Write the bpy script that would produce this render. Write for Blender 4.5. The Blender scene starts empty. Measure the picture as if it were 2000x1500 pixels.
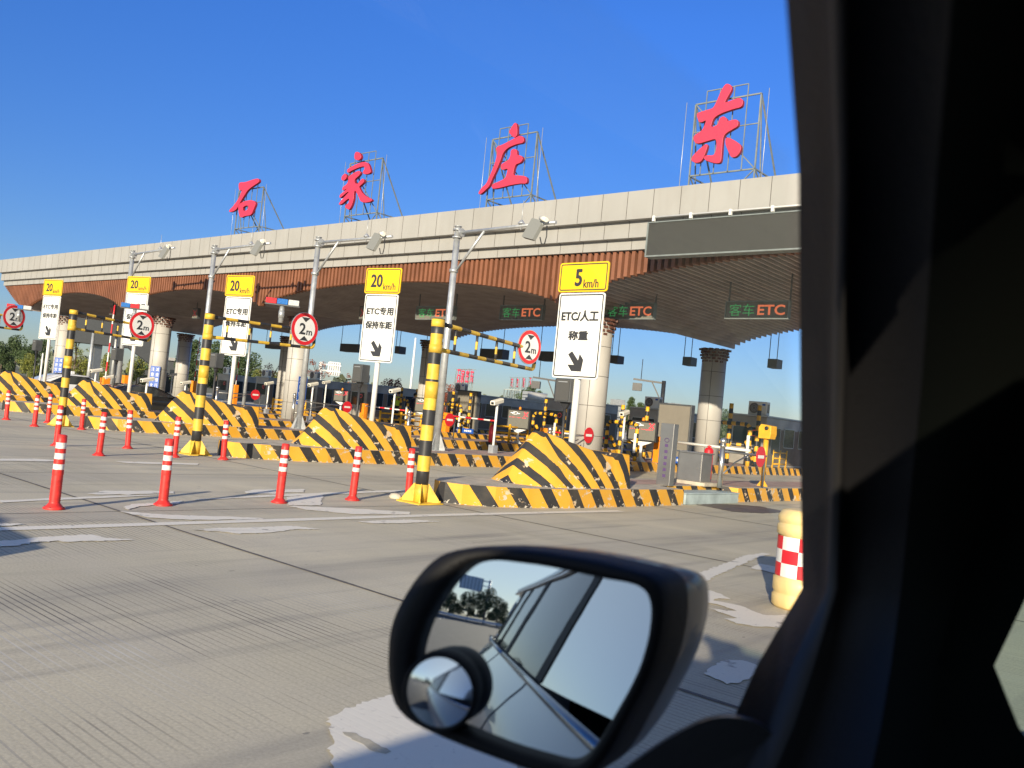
import bpy, bmesh, math, random
from mathutils import Vector, Matrix
random.seed(7)
S = bpy.context.scene
COL = S.collection
rad = math.radians
# ------------------------------------------------------------------ camera
FPX, YAW, PITCH, ROLL, CAMH = 1710.96, 0.713031, 0.03466, 0.0987165, 1.40
_F = Vector((-math.sin(YAW)*math.cos(PITCH), math.cos(YAW)*math.cos(PITCH), math.sin(PITCH)))
_R0 = Vector((math.cos(YAW), math.sin(YAW), 0)); _U0 = _R0.cross(_F)
_R = math.cos(ROLL)*_R0 + math.sin(ROLL)*_U0
_U = -math.sin(ROLL)*_R0 + math.cos(ROLL)*_U0
cam = bpy.data.cameras.new('camera'); camo = bpy.data.objects.new('camera', cam); COL.objects.link(camo)
camo.matrix_world = Matrix(((_R.x,_U.x,-_F.x,0),(_R.y,_U.y,-_F.y,0),(_R.z,_U.z,-_F.z,CAMH),(0,0,0,1)))
cam.sensor_width = 36; cam.lens = FPX/2000*36; cam.clip_start = 0.02; cam.clip_end = 6000
cam.dof.use_dof = True; cam.dof.focus_distance = 14; cam.dof.aperture_fstop = 7.5
S.camera = camo
# ------------------------------------------------------------------ world and sun
SUN_EL = rad(15.2); SX, SY = 0.46, -0.89            # horizontal direction towards the sun
W = bpy.data.worlds.new("World"); S.world = W; W.use_nodes = True
wn = W.node_tree; wn.nodes.clear()
sky = wn.nodes.new('ShaderNodeTexSky'); sky.sky_type = 'NISHITA'; sky.sun_disc = False
sky.sun_elevation = SUN_EL; sky.sun_rotation = math.atan2(SX, SY)
sky.altitude = 100; sky.air_density = 1.0; sky.dust_density = 0.15; sky.ozone_density = 3.0
bg = wn.nodes.new('ShaderNodeBackground'); bg.inputs[1].default_value = 0.10
wo = wn.nodes.new('ShaderNodeOutputWorld')
hs = wn.nodes.new('ShaderNodeHueSaturation'); hs.inputs['Saturation'].default_value = 1.18
wn.links.new(sky.outputs[0], hs.inputs['Color'])
wtc = wn.nodes.new('ShaderNodeTexCoord'); wsp = wn.nodes.new('ShaderNodeSeparateXYZ'); wn.links.new(wtc.outputs['Generated'], wsp.inputs[0])
wmr = wn.nodes.new('ShaderNodeMapRange'); wmr.inputs[1].default_value = 0; wmr.inputs[2].default_value = .42; wn.links.new(wsp.outputs[2], wmr.inputs[0])
wg = wn.nodes.new('ShaderNodeMix'); wg.data_type = 'RGBA'; wg.inputs[6].default_value = (.50,.52,.68,1); wg.inputs[7].default_value = (.62,.80,1.32,1); wn.links.new(wmr.outputs[0], wg.inputs[0])
wm = wn.nodes.new('ShaderNodeMix'); wm.data_type = 'RGBA'; wm.blend_type = 'MULTIPLY'; wm.inputs[0].default_value = 1
wdp = wn.nodes.new('ShaderNodeVectorMath'); wdp.operation = 'DOT_PRODUCT'; wdp.inputs[1].default_value = (SX, SY, 0); wn.links.new(wtc.outputs['Generated'], wdp.inputs[0])
wr2 = wn.nodes.new('ShaderNodeMapRange'); wr2.inputs[1].default_value = -.35; wr2.inputs[2].default_value = .75; wn.links.new(wdp.outputs['Value'], wr2.inputs[0])
wg2 = wn.nodes.new('ShaderNodeMix'); wg2.data_type = 'RGBA'; wn.links.new(wr2.outputs[0], wg2.inputs[0]); wn.links.new(wg.outputs[2], wg2.inputs[6]); wg2.inputs[7].default_value = (.80,.86,1.0,1)   # whiter towards the sun
wn.links.new(hs.outputs[0], wm.inputs[6]); wn.links.new(wg2.outputs[2], wm.inputs[7]); wp = wn.nodes.new('ShaderNodeMix'); wp.data_type = 'RGBA'; wp.inputs[7].default_value = (4.3, 4.7, 4.9, 1); wr3 = wn.nodes.new('ShaderNodeMapRange')
wr3.inputs[1].default_value = 0.0; wr3.inputs[2].default_value = .9; wr3.inputs[4].default_value = .72; wn.links.new(wdp.outputs['Value'], wr3.inputs[0]); wn.links.new(wr3.outputs[0], wp.inputs[0])
wn.links.new(wm.outputs[2], wp.inputs[6]); wn.links.new(wp.outputs[2], bg.inputs[0]); wn.links.new(bg.outputs[0], wo.inputs[0])     # pale milky air around the sun
sl = bpy.data.lights.new('sun', 'SUN'); sl.energy = 5.0; sl.angle = rad(0.55); sl.color = (1.0, 0.87, 0.68)
so = bpy.data.objects.new('sun', sl); COL.objects.link(so)
so.rotation_euler = Vector((SX*math.cos(SUN_EL), SY*math.cos(SUN_EL), math.sin(SUN_EL))).to_track_quat('Z', 'Y').to_euler()
S.view_settings.view_transform = 'Standard'; S.view_settings.look = 'None'
S.view_settings.exposure = 0.60; S.view_settings.gamma = 1
S.cycles.max_bounces = 6; S.cycles.transparent_max_bounces = 8
S.cycles.sample_clamp_indirect = 4

# ------------------------------------------------------------------ picture helpers: a pixel of the photo becomes a point on a world plane
def ray(u, v): return _F + _R*((u-1000)/FPX) - _U*((v-750)/FPX)
def PX(u, v, X): d = ray(u, v); return Vector((0,0,CAMH)) + d*(X/d.x)
def PY(u, v, Y): d = ray(u, v); return Vector((0,0,CAMH)) + d*(Y/d.y)
def PZ(u, v, Z=0.0): d = ray(u, v); return Vector((0,0,CAMH)) + d*((Z-CAMH)/d.z)
def PD(u, v, D): d = ray(u, v); return Vector((0,0,CAMH)) + d*(D/math.hypot(d.x, d.y))

# ------------------------------------------------------------------ materials
def mat(name, color=(.5,.5,.5), rough=.6, metal=0.0, noise=0.0, nscale=6.0, bump=0.0, bscale=40.0, spec=.5, coat=0.0, emit=None, es=0):
    m = bpy.data.materials.new(name); m.use_nodes = True
    nt = m.node_tree; b = nt.nodes['Principled BSDF']
    b.inputs['Base Color'].default_value = (*color, 1); b.inputs['Roughness'].default_value = rough
    b.inputs['Metallic'].default_value = metal; b.inputs['Specular IOR Level'].default_value = spec
    b.inputs['Coat Weight'].default_value = coat
    if emit: b.inputs['Emission Color'].default_value = (*emit, 1); b.inputs['Emission Strength'].default_value = es
    tc = nt.nodes.new('ShaderNodeTexCoord')
    if noise:
        n = nt.nodes.new('ShaderNodeTexNoise'); n.inputs['Scale'].default_value = nscale; n.inputs['Detail'].default_value = 6
        nt.links.new(tc.outputs['Object'], n.inputs['Vector'])
        r = nt.nodes.new('ShaderNodeMapRange'); r.inputs[1].default_value = .3; r.inputs[2].default_value = .7
        r.inputs[3].default_value = 1-noise; r.inputs[4].default_value = 1+noise*.6
        nt.links.new(n.outputs['Fac'], r.inputs[0])
        x = nt.nodes.new('ShaderNodeMix'); x.data_type = 'RGBA'; x.blend_type = 'MULTIPLY'; x.inputs[0].default_value = 1
        x.inputs[6].default_value = (*color, 1); nt.links.new(r.outputs[0], x.inputs[7])
        nt.links.new(x.outputs[2], b.inputs['Base Color'])
    if bump:
        n = nt.nodes.new('ShaderNodeTexNoise'); n.inputs['Scale'].default_value = bscale; n.inputs['Detail'].default_value = 4
        nt.links.new(tc.outputs['Object'], n.inputs['Vector'])
        bu = nt.nodes.new('ShaderNodeBump'); bu.inputs['Strength'].default_value = bump; bu.inputs['Distance'].default_value = .01
        nt.links.new(n.outputs['Fac'], bu.inputs['Height']); nt.links.new(bu.outputs[0], b.inputs['Normal'])
    return m

class NT:                                   # small node-graph writer
    def __init__(s, name, rough=.7):
        s.m = bpy.data.materials.new(name); s.m.use_nodes = True; s.t = s.m.node_tree
        s.b = s.t.nodes['Principled BSDF']; s.b.inputs['Roughness'].default_value = rough
        s.tc = s.t.nodes.new('ShaderNodeTexCoord')
    def set(s, sock, v):
        if isinstance(v, bpy.types.NodeSocket): s.t.links.new(v, sock)
        elif isinstance(v, (tuple, list)) and sock.type == 'RGBA': sock.default_value = (*v[:3], 1)
        else: sock.default_value = v
    def math(s, op, a, b=0.0, c=None, clamp=False):
        n = s.t.nodes.new('ShaderNodeMath'); n.operation = op; n.use_clamp = clamp
        s.set(n.inputs[0], a); s.set(n.inputs[1], b)
        if c is not None: s.set(n.inputs[2], c)
        return n.outputs[0]
    def noise(s, vec, scale, detail=5, rough=.55, dist=0.0):
        n = s.t.nodes.new('ShaderNodeTexNoise'); s.t.links.new(vec, n.inputs['Vector'])
        n.inputs['Scale'].default_value = scale; n.inputs['Detail'].default_value = detail
        n.inputs['Roughness'].default_value = rough; n.inputs['Distortion'].default_value = dist
        return n.outputs['Fac']
    def mapping(s, vec, sc=(1,1,1), loc=(0,0,0), rot=(0,0,0)):
        n = s.t.nodes.new('ShaderNodeMapping'); s.t.links.new(vec, n.inputs[0])
        n.inputs['Scale'].default_value = sc; n.inputs['Location'].default_value = loc; n.inputs['Rotation'].default_value = rot
        return n.outputs[0]
    def ramp(s, f, a, b, lo=0.0, hi=1.0):
        n = s.t.nodes.new('ShaderNodeMapRange'); s.set(n.inputs[0], f); n.inputs[1].default_value = a; n.inputs[2].default_value = b
        n.inputs[3].default_value = lo; n.inputs[4].default_value = hi; return n.outputs[0]
    def mix(s, f, a, b, mode='MIX'):
        n = s.t.nodes.new('ShaderNodeMix'); n.data_type = 'RGBA'; n.blend_type = mode
        s.set(n.inputs[0], f); s.set(n.inputs[6], a); s.set(n.inputs[7], b); return n.outputs[2]
    def sep(s, vec):
        n = s.t.nodes.new('ShaderNodeSeparateXYZ'); s.t.links.new(vec, n.inputs[0]); return n.outputs
    def bump(s, h, strength=.4, dist=.01):
        n = s.t.nodes.new('ShaderNodeBump'); n.inputs['Strength'].default_value = strength; n.inputs['Distance'].default_value = dist
        s.set(n.inputs['Height'], h); s.t.links.new(n.outputs[0], s.b.inputs['Normal'])
    def color(s, c): s.set(s.b.inputs['Base Color'], c)

YEL = (0.80, 0.36, 0.025); BLK = (0.028, 0.028, 0.030)
def concrete():
    g = NT('grooved_concrete', .85); o = g.tc.outputs['Object']; x, y, z = g.sep(o)
    big = g.noise(g.mapping(o, (.16, .5, 1)), 1.0, 5); mid = g.noise(g.mapping(o, (.6, .9, 1)), 1.6, 6); fine = g.noise(o, 60, 4)
    streak = g.noise(g.mapping(o, (3.2, .22, 1)), 1.0, 6, .6)
    c = g.mix(g.ramp(big, .35, .65), (.50, .455, .335), (.66, .595, .435))
    c = g.mix(g.ramp(mid, .38, .68), c, (.55, .50, .385))
    c = g.mix(g.ramp(streak, .52, .74, 0, .62), c, (.25, .235, .205))
    c = g.mix(1.0, c, g.ramp(fine, .25, .75, .82, 1.14), 'MULTIPLY')
    # tyre polished bands running with the traffic
    band = g.math('SINE', g.math('MULTIPLY', x, 1.95)); band = g.math('ADD', band, g.math('MULTIPLY', g.math('SUBTRACT', streak, .5), 2.2))
    c = g.mix(g.ramp(band, .2, 1.3, 0, .42), c, (.31, .29, .25))
    # sawn transverse grooves of uneven spacing and depth
    wy = g.math('ADD', y, g.math('MULTIPLY', g.noise(g.mapping(o, (.25, .25, 1)), 1.0, 2), .05))
    k = g.math('DIVIDE', wy, .047)
    cell = g.math('FLOOR', k); fr = g.math('FRACT', k)
    cv = g.t.nodes.new('ShaderNodeCombineXYZ'); g.t.links.new(cell, cv.inputs[1]); g.t.links.new(g.math('MULTIPLY', x, .13), cv.inputs[0])
    per = g.noise(g.mapping(cv.outputs[0], (1, 37.7, 1)), 1.0, 1)
    line = g.math('LESS_THAN', g.math('ABSOLUTE', g.math('SUBTRACT', fr, .5)), .11)
    wear = g.noise(g.mapping(o, (.55, .3, 1), (3, 7, 0)), 1.0, 4)
    gs = g.math('MULTIPLY', line, g.math('MULTIPLY', g.ramp(per, .30, .62), g.ramp(wear, .36, .58)))
    pale = g.ramp(g.noise(g.mapping(o, (.3, .5, 1), (11, 3, 0)), 1.0, 3), .5, .62)
    gcol = g.mix(pale, (.12, .11, .10), (.62, .60, .54))
    c = g.mix(g.math('MULTIPLY', gs, g.ramp(y, -2, 14, 1.0, .55)), c, gcol)
    # small dark chips and spots
    vo = g.t.nodes.new('ShaderNodeTexVoronoi'); g.t.links.new(g.mapping(o, (3.4, 1.9, 1)), vo.inputs['Vector']); vo.inputs['Scale'].default_value = 1.0
    spot = g.math('LESS_THAN', g.math('ADD', vo.outputs['Distance'], g.math('MULTIPLY', g.noise(o, 9, 3), .12)), .10)
    c = g.mix(g.math('MULTIPLY', spot, .55), c, (.12, .115, .11))
    g.color(c)
    g.bump(g.math('SUBTRACT', g.math('MULTIPLY', fine, .3), gs), .35, .006)
    return g.m
def far_ground():
    g = NT('dry_field', .95); o = g.tc.outputs['Object']
    n = g.noise(o, .05, 6); g.color(g.mix(g.ramp(n, .35, .65), (.20, .17, .11), (.13, .15, .07))); return g.m
def joint_mat():
    return mat('joint_filler', (.14, .13, .12), .8, noise=.4, nscale=9)
def road_paint():
    g = NT('worn_road_paint', .7); o = g.tc.outputs['Object']
    n = g.noise(o, 3.2, 7, .65); f = g.noise(o, 30, 4)
    c = g.mix(g.ramp(n, .60, .64), (.82, .775, .66), (.46, .43, .37))
    c = g.mix(g.ramp(f, .6, .75, 0, .4), c, (.38, .36, .33)); g.color(c)
    y = g.sep(o)[1]
    fr = g.math('FRACT', g.math('DIVIDE', y, .047)); line = g.math('LESS_THAN', g.math('ABSOLUTE', g.math('SUBTRACT', fr, .5)), .12)
    g.bump(g.math('SUBTRACT', g.math('MULTIPLY', f, .25), g.math('MULTIPLY', line, .8)), .45, .006); return g.m
def stripe(name, period, k, wear=.60, sc=5.0, dirty=0.0):   # UV: u along the surface, v height; both in metres
    g = NT(name, .55); uv = g.tc.outputs['UV']; u, v, _ = g.sep(uv); o = g.tc.outputs['Object']
    wob = g.math('MULTIPLY', g.math('SUBTRACT', g.noise(o, 6, 2), .5), .015)
    t = g.math('FRACT', g.math('DIVIDE', g.math('ADD', g.math('ADD', g.math('MULTIPLY', u, k), v), wob), period))
    black = g.math('LESS_THAN', t, .43)
    tone = g.noise(o, 2.2, 5)
    yel = g.mix(g.ramp(tone, .3, .7), (.70, .345, .025), (.84, .44, .045))
    c = g.mix(black, yel, BLK)
    chip = g.noise(g.mapping(o, (1, 1, 1.3)), sc, 8, .62, .4)
    m1 = g.ramp(chip, wear, wear+.012); prim = g.mix(g.ramp(g.noise(o, 13, 3), .45, .55), (.74, .52, .30), (.60, .55, .45))
    c = g.mix(m1, c, prim)
    low = g.math('SUBTRACT', g.noise(o, 15, 5, .6), g.math('MULTIPLY', g.sep(o)[2], 2.2))
    c = g.mix(g.ramp(low, .52, .54), c, (.55, .50, .42))
    c = g.mix(g.ramp(g.noise(o, 1.1, 6, .7), .45, .8, 0, .30+dirty), c, (.22, .17, .10))
    g.color(c); g.bump(g.math('MULTIPLY', m1, -1), .4, .004); return g.m
def stone_panel():
    g = NT('cream_wall_panel', .55); o = g.tc.outputs['Object']
    n = g.noise(g.mapping(o, (.7, .7, .4)), 1.2, 5); st = g.noise(g.mapping(o, (4, 4, .5)), 1.0, 6)
    c = g.mix(g.ramp(n, .3, .7), (.335, .33, .31), (.385, .378, .358))
    x_, y_, z_ = g.sep(o); cl = g.math('FLOOR', g.math('DIVIDE', g.math('ADD', x_, 27.05), .8)); cvv = g.t.nodes.new('ShaderNodeCombineXYZ'); g.t.links.new(cl, cvv.inputs[0]); c = g.mix(g.ramp(g.noise(g.mapping(cvv.outputs[0], (7.3,1,1)), 1.0, 0), .3, .7, 0, .14), c, (.26, .24, .21))
    c = g.mix(g.ramp(st, .50, .76, 0, .40), c, (.30, .28, .25)); g.color(c); return g.m
def foliage(name, a, b):
    g = NT(name, .6); o = g.tc.outputs['Object']; n = g.noise(o, .9, 3); n2 = g.noise(o, 9, 2)
    g.color(g.mix(g.ramp(n2, .35, .65), g.mix(g.ramp(n, .35, .65), a, b), (a[0]*1.8, a[1]*1.6, a[2]*1.2)))
    return g.m
def steel_booth():
    g = NT('brushed_steel_cladding', .32); g.b.inputs['Metallic'].default_value = .75; o = g.tc.outputs['Object']
    n = g.noise(g.mapping(o, (1, 1, .5)), 1.3, 4); g.color(g.mix(g.ramp(n, .35, .7), (.30, .295, .285), (.42, .41, .39)))
    s.set if False else None
    x, y, z = g.sep(o); fr = g.math('FRACT', g.math('DIVIDE', y, .9)); return g.m
M = {}
M['concrete'] = concrete(); M['field'] = far_ground(); M['joint'] = joint_mat(); M['road_paint'] = road_paint()
M['kerb'] = stripe('hazard_striped_kerb_paint', .76, 1.25, .605, 5, .1)
M['block'] = stripe('hazard_striped_block_paint', .4, 1.0, .615, 3.2)
M['paving'] = mat('reddish_island_paving', (.44, .30, .25), .85, noise=.25, nscale=3, bump=.3, bscale=30)
M['kerbtop'] = mat('worn_kerb_concrete', (.52, .46, .36), .85, noise=.3, nscale=4, bump=.3)
M['cream'] = stone_panel(); M['column'] = mat('pale_column_cladding', (.47, .45, .415), .5, noise=.08, nscale=1.2)
M['seam'] = mat('panel_joint', (.10, .09, .08), .8)
M['fin'] = mat('terracotta_fin', (.235, .095, .050), .55, noise=.25, nscale=1.5)
M['findark'] = mat('dark_soffit_fin', (.40, .34, .31), .6, noise=.2, nscale=1.5)
M['capital'] = mat('dark_red_brown_beam', (.11, .045, .030), .6, noise=.2)
M['ceiling'] = mat('dark_ceiling_and_gap_shade', (.022, .017, .015), .9); M['roof'] = mat('roof_membrane', (.32, .31, .30), .8, noise=.2)
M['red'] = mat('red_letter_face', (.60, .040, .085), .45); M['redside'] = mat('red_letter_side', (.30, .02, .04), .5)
M['galv'] = mat('galvanised_steel', (.52, .54, .55), .42, .55, noise=.18, nscale=8)
M['frame'] = mat('painted_grey_steel_frame', (.24, .27, .26), .5, .3, noise=.2)
M['white'] = mat('white_painted_metal', (.76, .76, .73), .45, noise=.06, nscale=3)
M['signwhite'] = mat('white_reflective_sheet', (.80, .80, .765), .4, noise=.04, nscale=2)
M['signyellow'] = mat('yellow_reflective_sheet', (.90, .55, .012), .4, noise=.04, nscale=2)
M['ink'] = mat('black_lettering', (.035, .037, .042), .5)
M['yellow'] = mat('safety_yellow_paint', (.80, .42, .02), .5, noise=.22, nscale=7)
M['paleyellow'] = mat('aged_yellow_paint', (.74, .47, .05), .5, noise=.3, nscale=6)
M['black'] = mat('black_paint', (.03, .03, .032), .45, noise=.3, nscale=7)
M['orange'] = mat('orange_cabinet_paint', (.86, .27, .012), .45, noise=.05)
M['delred'] = mat('red_polyurethane', (.70, .035, .028), .48, noise=.34, nscale=16)
M['delwhite'] = mat('white_reflective_band', (.76, .72, .68), .4, noise=.3, nscale=30)
M['roadred'] = mat('sign_red', (.68, .02, .03), .4)
M['steel'] = mat('satin_stainless', (.46, .445, .42), .34, .85, noise=.1, nscale=4)
M['chrome'] = mat('polished_steel', (.66, .63, .58), .26, .9)
M['booth'] = mat('brushed_booth_cladding', (.40, .37, .32), .5, .25, spec=.3, noise=.22, nscale=1.6)
M['boothdark'] = mat('booth_side_shade_and_grille', (.20, .165, .13), .75, 0.0, spec=.1, noise=.2, nscale=2)  # dark warm tone paints shade on booth sides; fan grilles share it
M['glass'] = mat('dark_window_glass', (.02, .025, .028), .08, spec=.8)
M['rubber'] = mat('black_rubber_trim', (.02, .02, .02), .6)
M['screen'] = mat('led_screen_face', (.17, .165, .14), .55, noise=.08, nscale=14, bump=.2, bscale=160)
M['screengrey'] = mat('grey_led_board_face', (.043, .043, .038), .6, noise=.07, nscale=5, bump=.3, bscale=120)
M['brownpanel'] = mat('taupe_board_panel', (.22, .20, .165), .6, noise=.06, nscale=3)
M['ledgreen'] = mat('green_led_letters', (.05, .25, .08), .5, emit=(.12, .62, .20), es=.20)
M['ledorange'] = mat('orange_led_letters', (.4, .1, .05), .5, emit=(1.0, .24, .10), es=.42)
M['ledred'] = mat('red_led_letters', (.5, .02, .03), .5, emit=(1.0, .08, .10), es=.8)
M['ledwhite'] = mat('white_led_logo', (.7, .7, .7), .5, emit=(1, 1, .95), es=.5)
M['acwhite'] = mat('cream_plastic', (.82, .78, .66), .5, noise=.05); M['acgrille'] = mat('condenser_grille', (.30, .26, .19), .7)
M['blue'] = mat('blue_sign_sheet', (.015, .09, .42), .45); M['darkgrey'] = mat('dark_grey_metal', (.085, .09, .095), .5, .2, noise=.15)
M['speaker'] = mat('grey_speaker_plastic', (.075, .075, .073), .7, bump=.4, bscale=90)
M['cabinetblue'] = mat('rusty_pale_blue_sheet', (.42, .50, .50), .6, noise=.3, nscale=3)
M['bark'] = mat('tree_bark', (.16, .12, .09), .9, noise=.3)
M['leafdark'] = foliage('dark_green_leaves', (.035, .062, .024), (.055, .085, .030)); M['leafyellow'] = foliage('yellow_green_leaves', (.12, .14, .03), (.08, .11, .03))
M['leafred'] = foliage('rust_red_leaves', (.17, .05, .035), (.20, .09, .05))
M['barrel'] = mat('pale_yellow_plastic', (.80, .60, .26), .4, noise=.1, nscale=5)
M['building'] = mat('dark_building_cladding', (.045, .05, .055), .5, noise=.1); M['greenroof'] = mat('green_roof_sheet', (.03, .11, .07), .6)
M['ductsilver'] = mat('silver_duct', (.55, .54, .50), .45, .4)

# ------------------------------------------------------------------ mesh builder
class MB:
    def __init__(s): s.v = []; s.f = []; s.mi = []; s.uv = {}; s.sm = []
    def face(s, idx, mi=0, uv=None, sm=False):
        s.f.append(tuple(idx)); s.mi.append(mi); s.sm.append(sm)
        if uv: s.uv[len(s.f)-1] = uv
    def add(s, pts): n = len(s.v); s.v += [Vector(p) for p in pts]; return list(range(n, n+len(pts)))
    def box(s, lo, hi, mi=0, rz=0, about=None):
        x0, y0, z0 = lo; x1, y1, z1 = hi
        P = [Vector(p) for p in ((x0,y0,z0),(x1,y0,z0),(x1,y1,z0),(x0,y1,z0),(x0,y0,z1),(x1,y0,z1),(x1,y1,z1),(x0,y1,z1))]
        if rz:
            a = Vector(about or ((x0+x1)/2, (y0+y1)/2, 0)); R = Matrix.Rotation(rz, 3, 'Z'); P = [a + R @ (p-a) for p in P]
        i = s.add(P)
        for q in ((0,3,2,1),(4,5,6,7),(0,1,5,4),(1,2,6,5),(2,3,7,6),(3,0,4,7)): s.face([i[k] for k in q], mi)
        return s
    def bar(s, a, b, w, h=None, mi=0):            # rectangular bar from a to b
        a, b = Vector(a), Vector(b); h = h or w; d = (b-a).normalized()
        up = Vector((0,0,1)) if abs(d.z) < .95 else Vector((1,0,0))
        r = d.cross(up).normalized()*w/2; u = r.cross(d).normalized()*h/2
        i = s.add([a-r-u, a+r-u, a+r+u, a-r+u, b-r-u, b+r-u, b+r+u, b-r+u])
        for q in ((0,3,2,1),(4,5,6,7),(0,1,5,4),(1,2,6,5),(2,3,7,6),(3,0,4,7)): s.face([i[k] for k in q], mi)
        return s
    def tube(s, path, r, n=12, mi=0, caps=True, mis=None):   # r: number or list; mis: material per segment
        path = [Vector(p) for p in path]; N = len(path); rr = r if isinstance(r, (list, tuple)) else [r]*N
        rings = []; prev = None
        for k in range(N):
            d = (path[min(k+1, N-1)] - path[max(k-1, 0)]).normalized()
            if prev is None:
                ref = Vector((0,0,1)) if abs(d.z) < .9 else Vector((1,0,0)); a = d.cross(ref).normalized()
            else: a = (prev - d*prev.dot(d)).normalized()
            prev = a; b = d.cross(a)
            rings.append(s.add([path[k] + (a*math.cos(2*math.pi*j/n) + b*math.sin(2*math.pi*j/n))*rr[k] for j in range(n)]))
        for k in range(N-1):
            m_ = mis[k] if mis else mi
            for j in range(n): s.face((rings[k][j], rings[k][(j+1)%n], rings[k+1][(j+1)%n], rings[k+1][j]), m_, sm=True)
        if caps:
            s.face(rings[0][::-1], mis[0] if mis else mi); s.face(rings[-1], mis[-1] if mis else mi)
        return s
    def banded(s, a, b, r, band, mis=(0,1), n=14, start=0):       # straight tube with alternating colour bands
        a, b = Vector(a), Vector(b); L = (b-a).length; k = max(1, round(L/band)); pts = [a+(b-a)*(i/k) for i in range(k+1)]
        return s.tube(pts, r, n, mis=[mis[(i+start)%2] for i in range(k)])
    def lathe(s, prof, n=20, c=(0,0,0), mis=None, mi=0, cap=True):       # prof [(r,z)], around vertical axis
        c = Vector(c); rings = [s.add([c+Vector((r*math.cos(2*math.pi*j/n), r*math.sin(2*math.pi*j/n), z)) for j in range(n)]) for r, z in prof]
        for k in range(len(prof)-1):
            for j in range(n): s.face((rings[k][j], rings[k][(j+1)%n], rings[k+1][(j+1)%n], rings[k+1][j]), mis[k] if mis else mi, sm=True)
        if cap: s.face(rings[0][::-1], mis[0] if mis else mi); s.face(rings[-1], mis[-1] if mis else mi)
        return s
    def prism(s, poly, origin, ax, ay, depth, mi=0, mside=None):    # poly in plane (ax,ay), extruded by vector depth
        o, ax, ay, dp = Vector(origin), Vector(ax), Vector(ay), Vector(depth)
        a = s.add([o+ax*p[0]+ay*p[1] for p in poly]); b = s.add([o+ax*p[0]+ay*p[1]+dp for p in poly]); n = len(poly)
        s.face(a, mi); s.face(b[::-1], mi)
        for k in range(n): s.face((a[(k+1)%n], a[k], b[k], b[(k+1)%n]), mi if mside is None else mside)
        return s
    def build(s, name, mats, parent=None, bevel=0, loc=None):
        me = bpy.data.meshes.new(name); me.from_pydata([tuple(v) for v in s.v], [], s.f)
        for m in (mats if isinstance(mats, (list, tuple)) else [mats]): me.materials.append(M[m] if isinstance(m, str) else m)
        me.polygons.foreach_set('material_index', s.mi); me.polygons.foreach_set('use_smooth', s.sm)
        if s.uv:
            ul = me.uv_layers.new(name='UVMap')
            for fi, p in enumerate(me.polygons):
                if fi in s.uv:
                    for li, c in zip(p.loop_indices, s.uv[fi]): ul.data[li].uv = c
        me.update(); o = bpy.data.objects.new(name, me); COL.objects.link(o)
        if parent: o.parent = parent
        if loc is not None: o.location = loc
        if bevel:
            b = o.modifiers.new('bevel', 'BEVEL'); b.width = bevel; b.segments = 2; b.limit_method = 'ANGLE'; b.angle_limit = rad(40)
        return o

def tag(o, label=None, cat=None, group=None, kind=None):
    if label: o['label'] = label
    if cat: o['category'] = cat
    if group: o['group'] = group
    if kind: o['kind'] = kind
    return o
def thing(name, loc, label, cat, group=None, rz=0):
    o = bpy.data.objects.new(name, None); COL.objects.link(o); o.location = loc; o.rotation_euler = (0,0,rz)
    o.empty_display_size = .2; return tag(o, label, cat, group)
def dup(root, loc, label=None, rz=None, group=None):
    r = root.copy(); COL.objects.link(r); r.location = loc
    if rz is not None: r.rotation_euler = (0,0,rz)
    if label: r['label'] = label
    if group: r['group'] = group
    for ch in list(root.children):
        c = ch.copy(); COL.objects.link(c); c.parent = r
        for gch in list(ch.children):
            d = gch.copy(); COL.objects.link(d); d.parent = c
    return r
def text(name, body, w, h, matn, parent, origin, ax=(1,0,0), ay=(0,0,1), depth=.004, bold=0.0, fat=0.0):
    """lettering scaled into a w x h box whose centre is origin; ax reading direction, ay up; returns a mesh object"""
    cu = bpy.data.curves.new(name, 'FONT'); cu.body = body; cu.offset = bold; cu.extrude = .5; cu.resolution_u = 3
    to = bpy.data.objects.new(name, cu); COL.objects.link(to); bpy.context.view_layer.update()
    me = bpy.data.meshes.new_from_object(to.evaluated_get(bpy.context.evaluated_depsgraph_get()))
    COL.objects.unlink(to); bpy.data.objects.remove(to)
    xs = [v.co.x for v in me.vertices]; ys = [v.co.y for v in me.vertices]
    x0, x1, y0, y1 = min(xs), max(xs), min(ys), max(ys); ax, ay, o = Vector(ax), Vector(ay), Vector(origin); nz = ax.cross(ay)
    for v in me.vertices:
        a, b, c = v.co; v.co = o + ax*((a-x0)/(x1-x0)-.5)*w + ay*((b-y0)/(y1-y0)-.5)*h + nz*c*depth
    if fat:
        V0 = [v.co.copy() for v in me.vertices]; F0 = [tuple(p.vertices) for p in me.polygons]; V1, F1 = [], []
        for q, (dx, dy) in enumerate(((0,0),(-fat,0),(fat,0),(0,fat*.7),(0,-fat*.7))):
            n0 = len(V1); V1 += [tuple(v+ax*dx+ay*dy+nz*(.0006*q)) for v in V0]; F1 += [tuple(i+n0 for i in f) for f in F0]
        me = bpy.data.meshes.new(name); me.from_pydata(V1, [], F1)
    me.materials.clear(); me.materials.append(M[matn]); me.update()
    ob = bpy.data.objects.new(name, me); COL.objects.link(ob)
    if parent: ob.parent = parent
    return ob
def smooth_poly(pts, it=2):
    for _ in range(it):
        q = []
        for i in range(len(pts)):
            a, b = pts[i], pts[(i+1)%len(pts)]
            q += [(a[0]*.78+b[0]*.22, a[1]*.78+b[1]*.22), (a[0]*.22+b[0]*.78, a[1]*.22+b[1]*.78)]
        pts = q
    return pts
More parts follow.
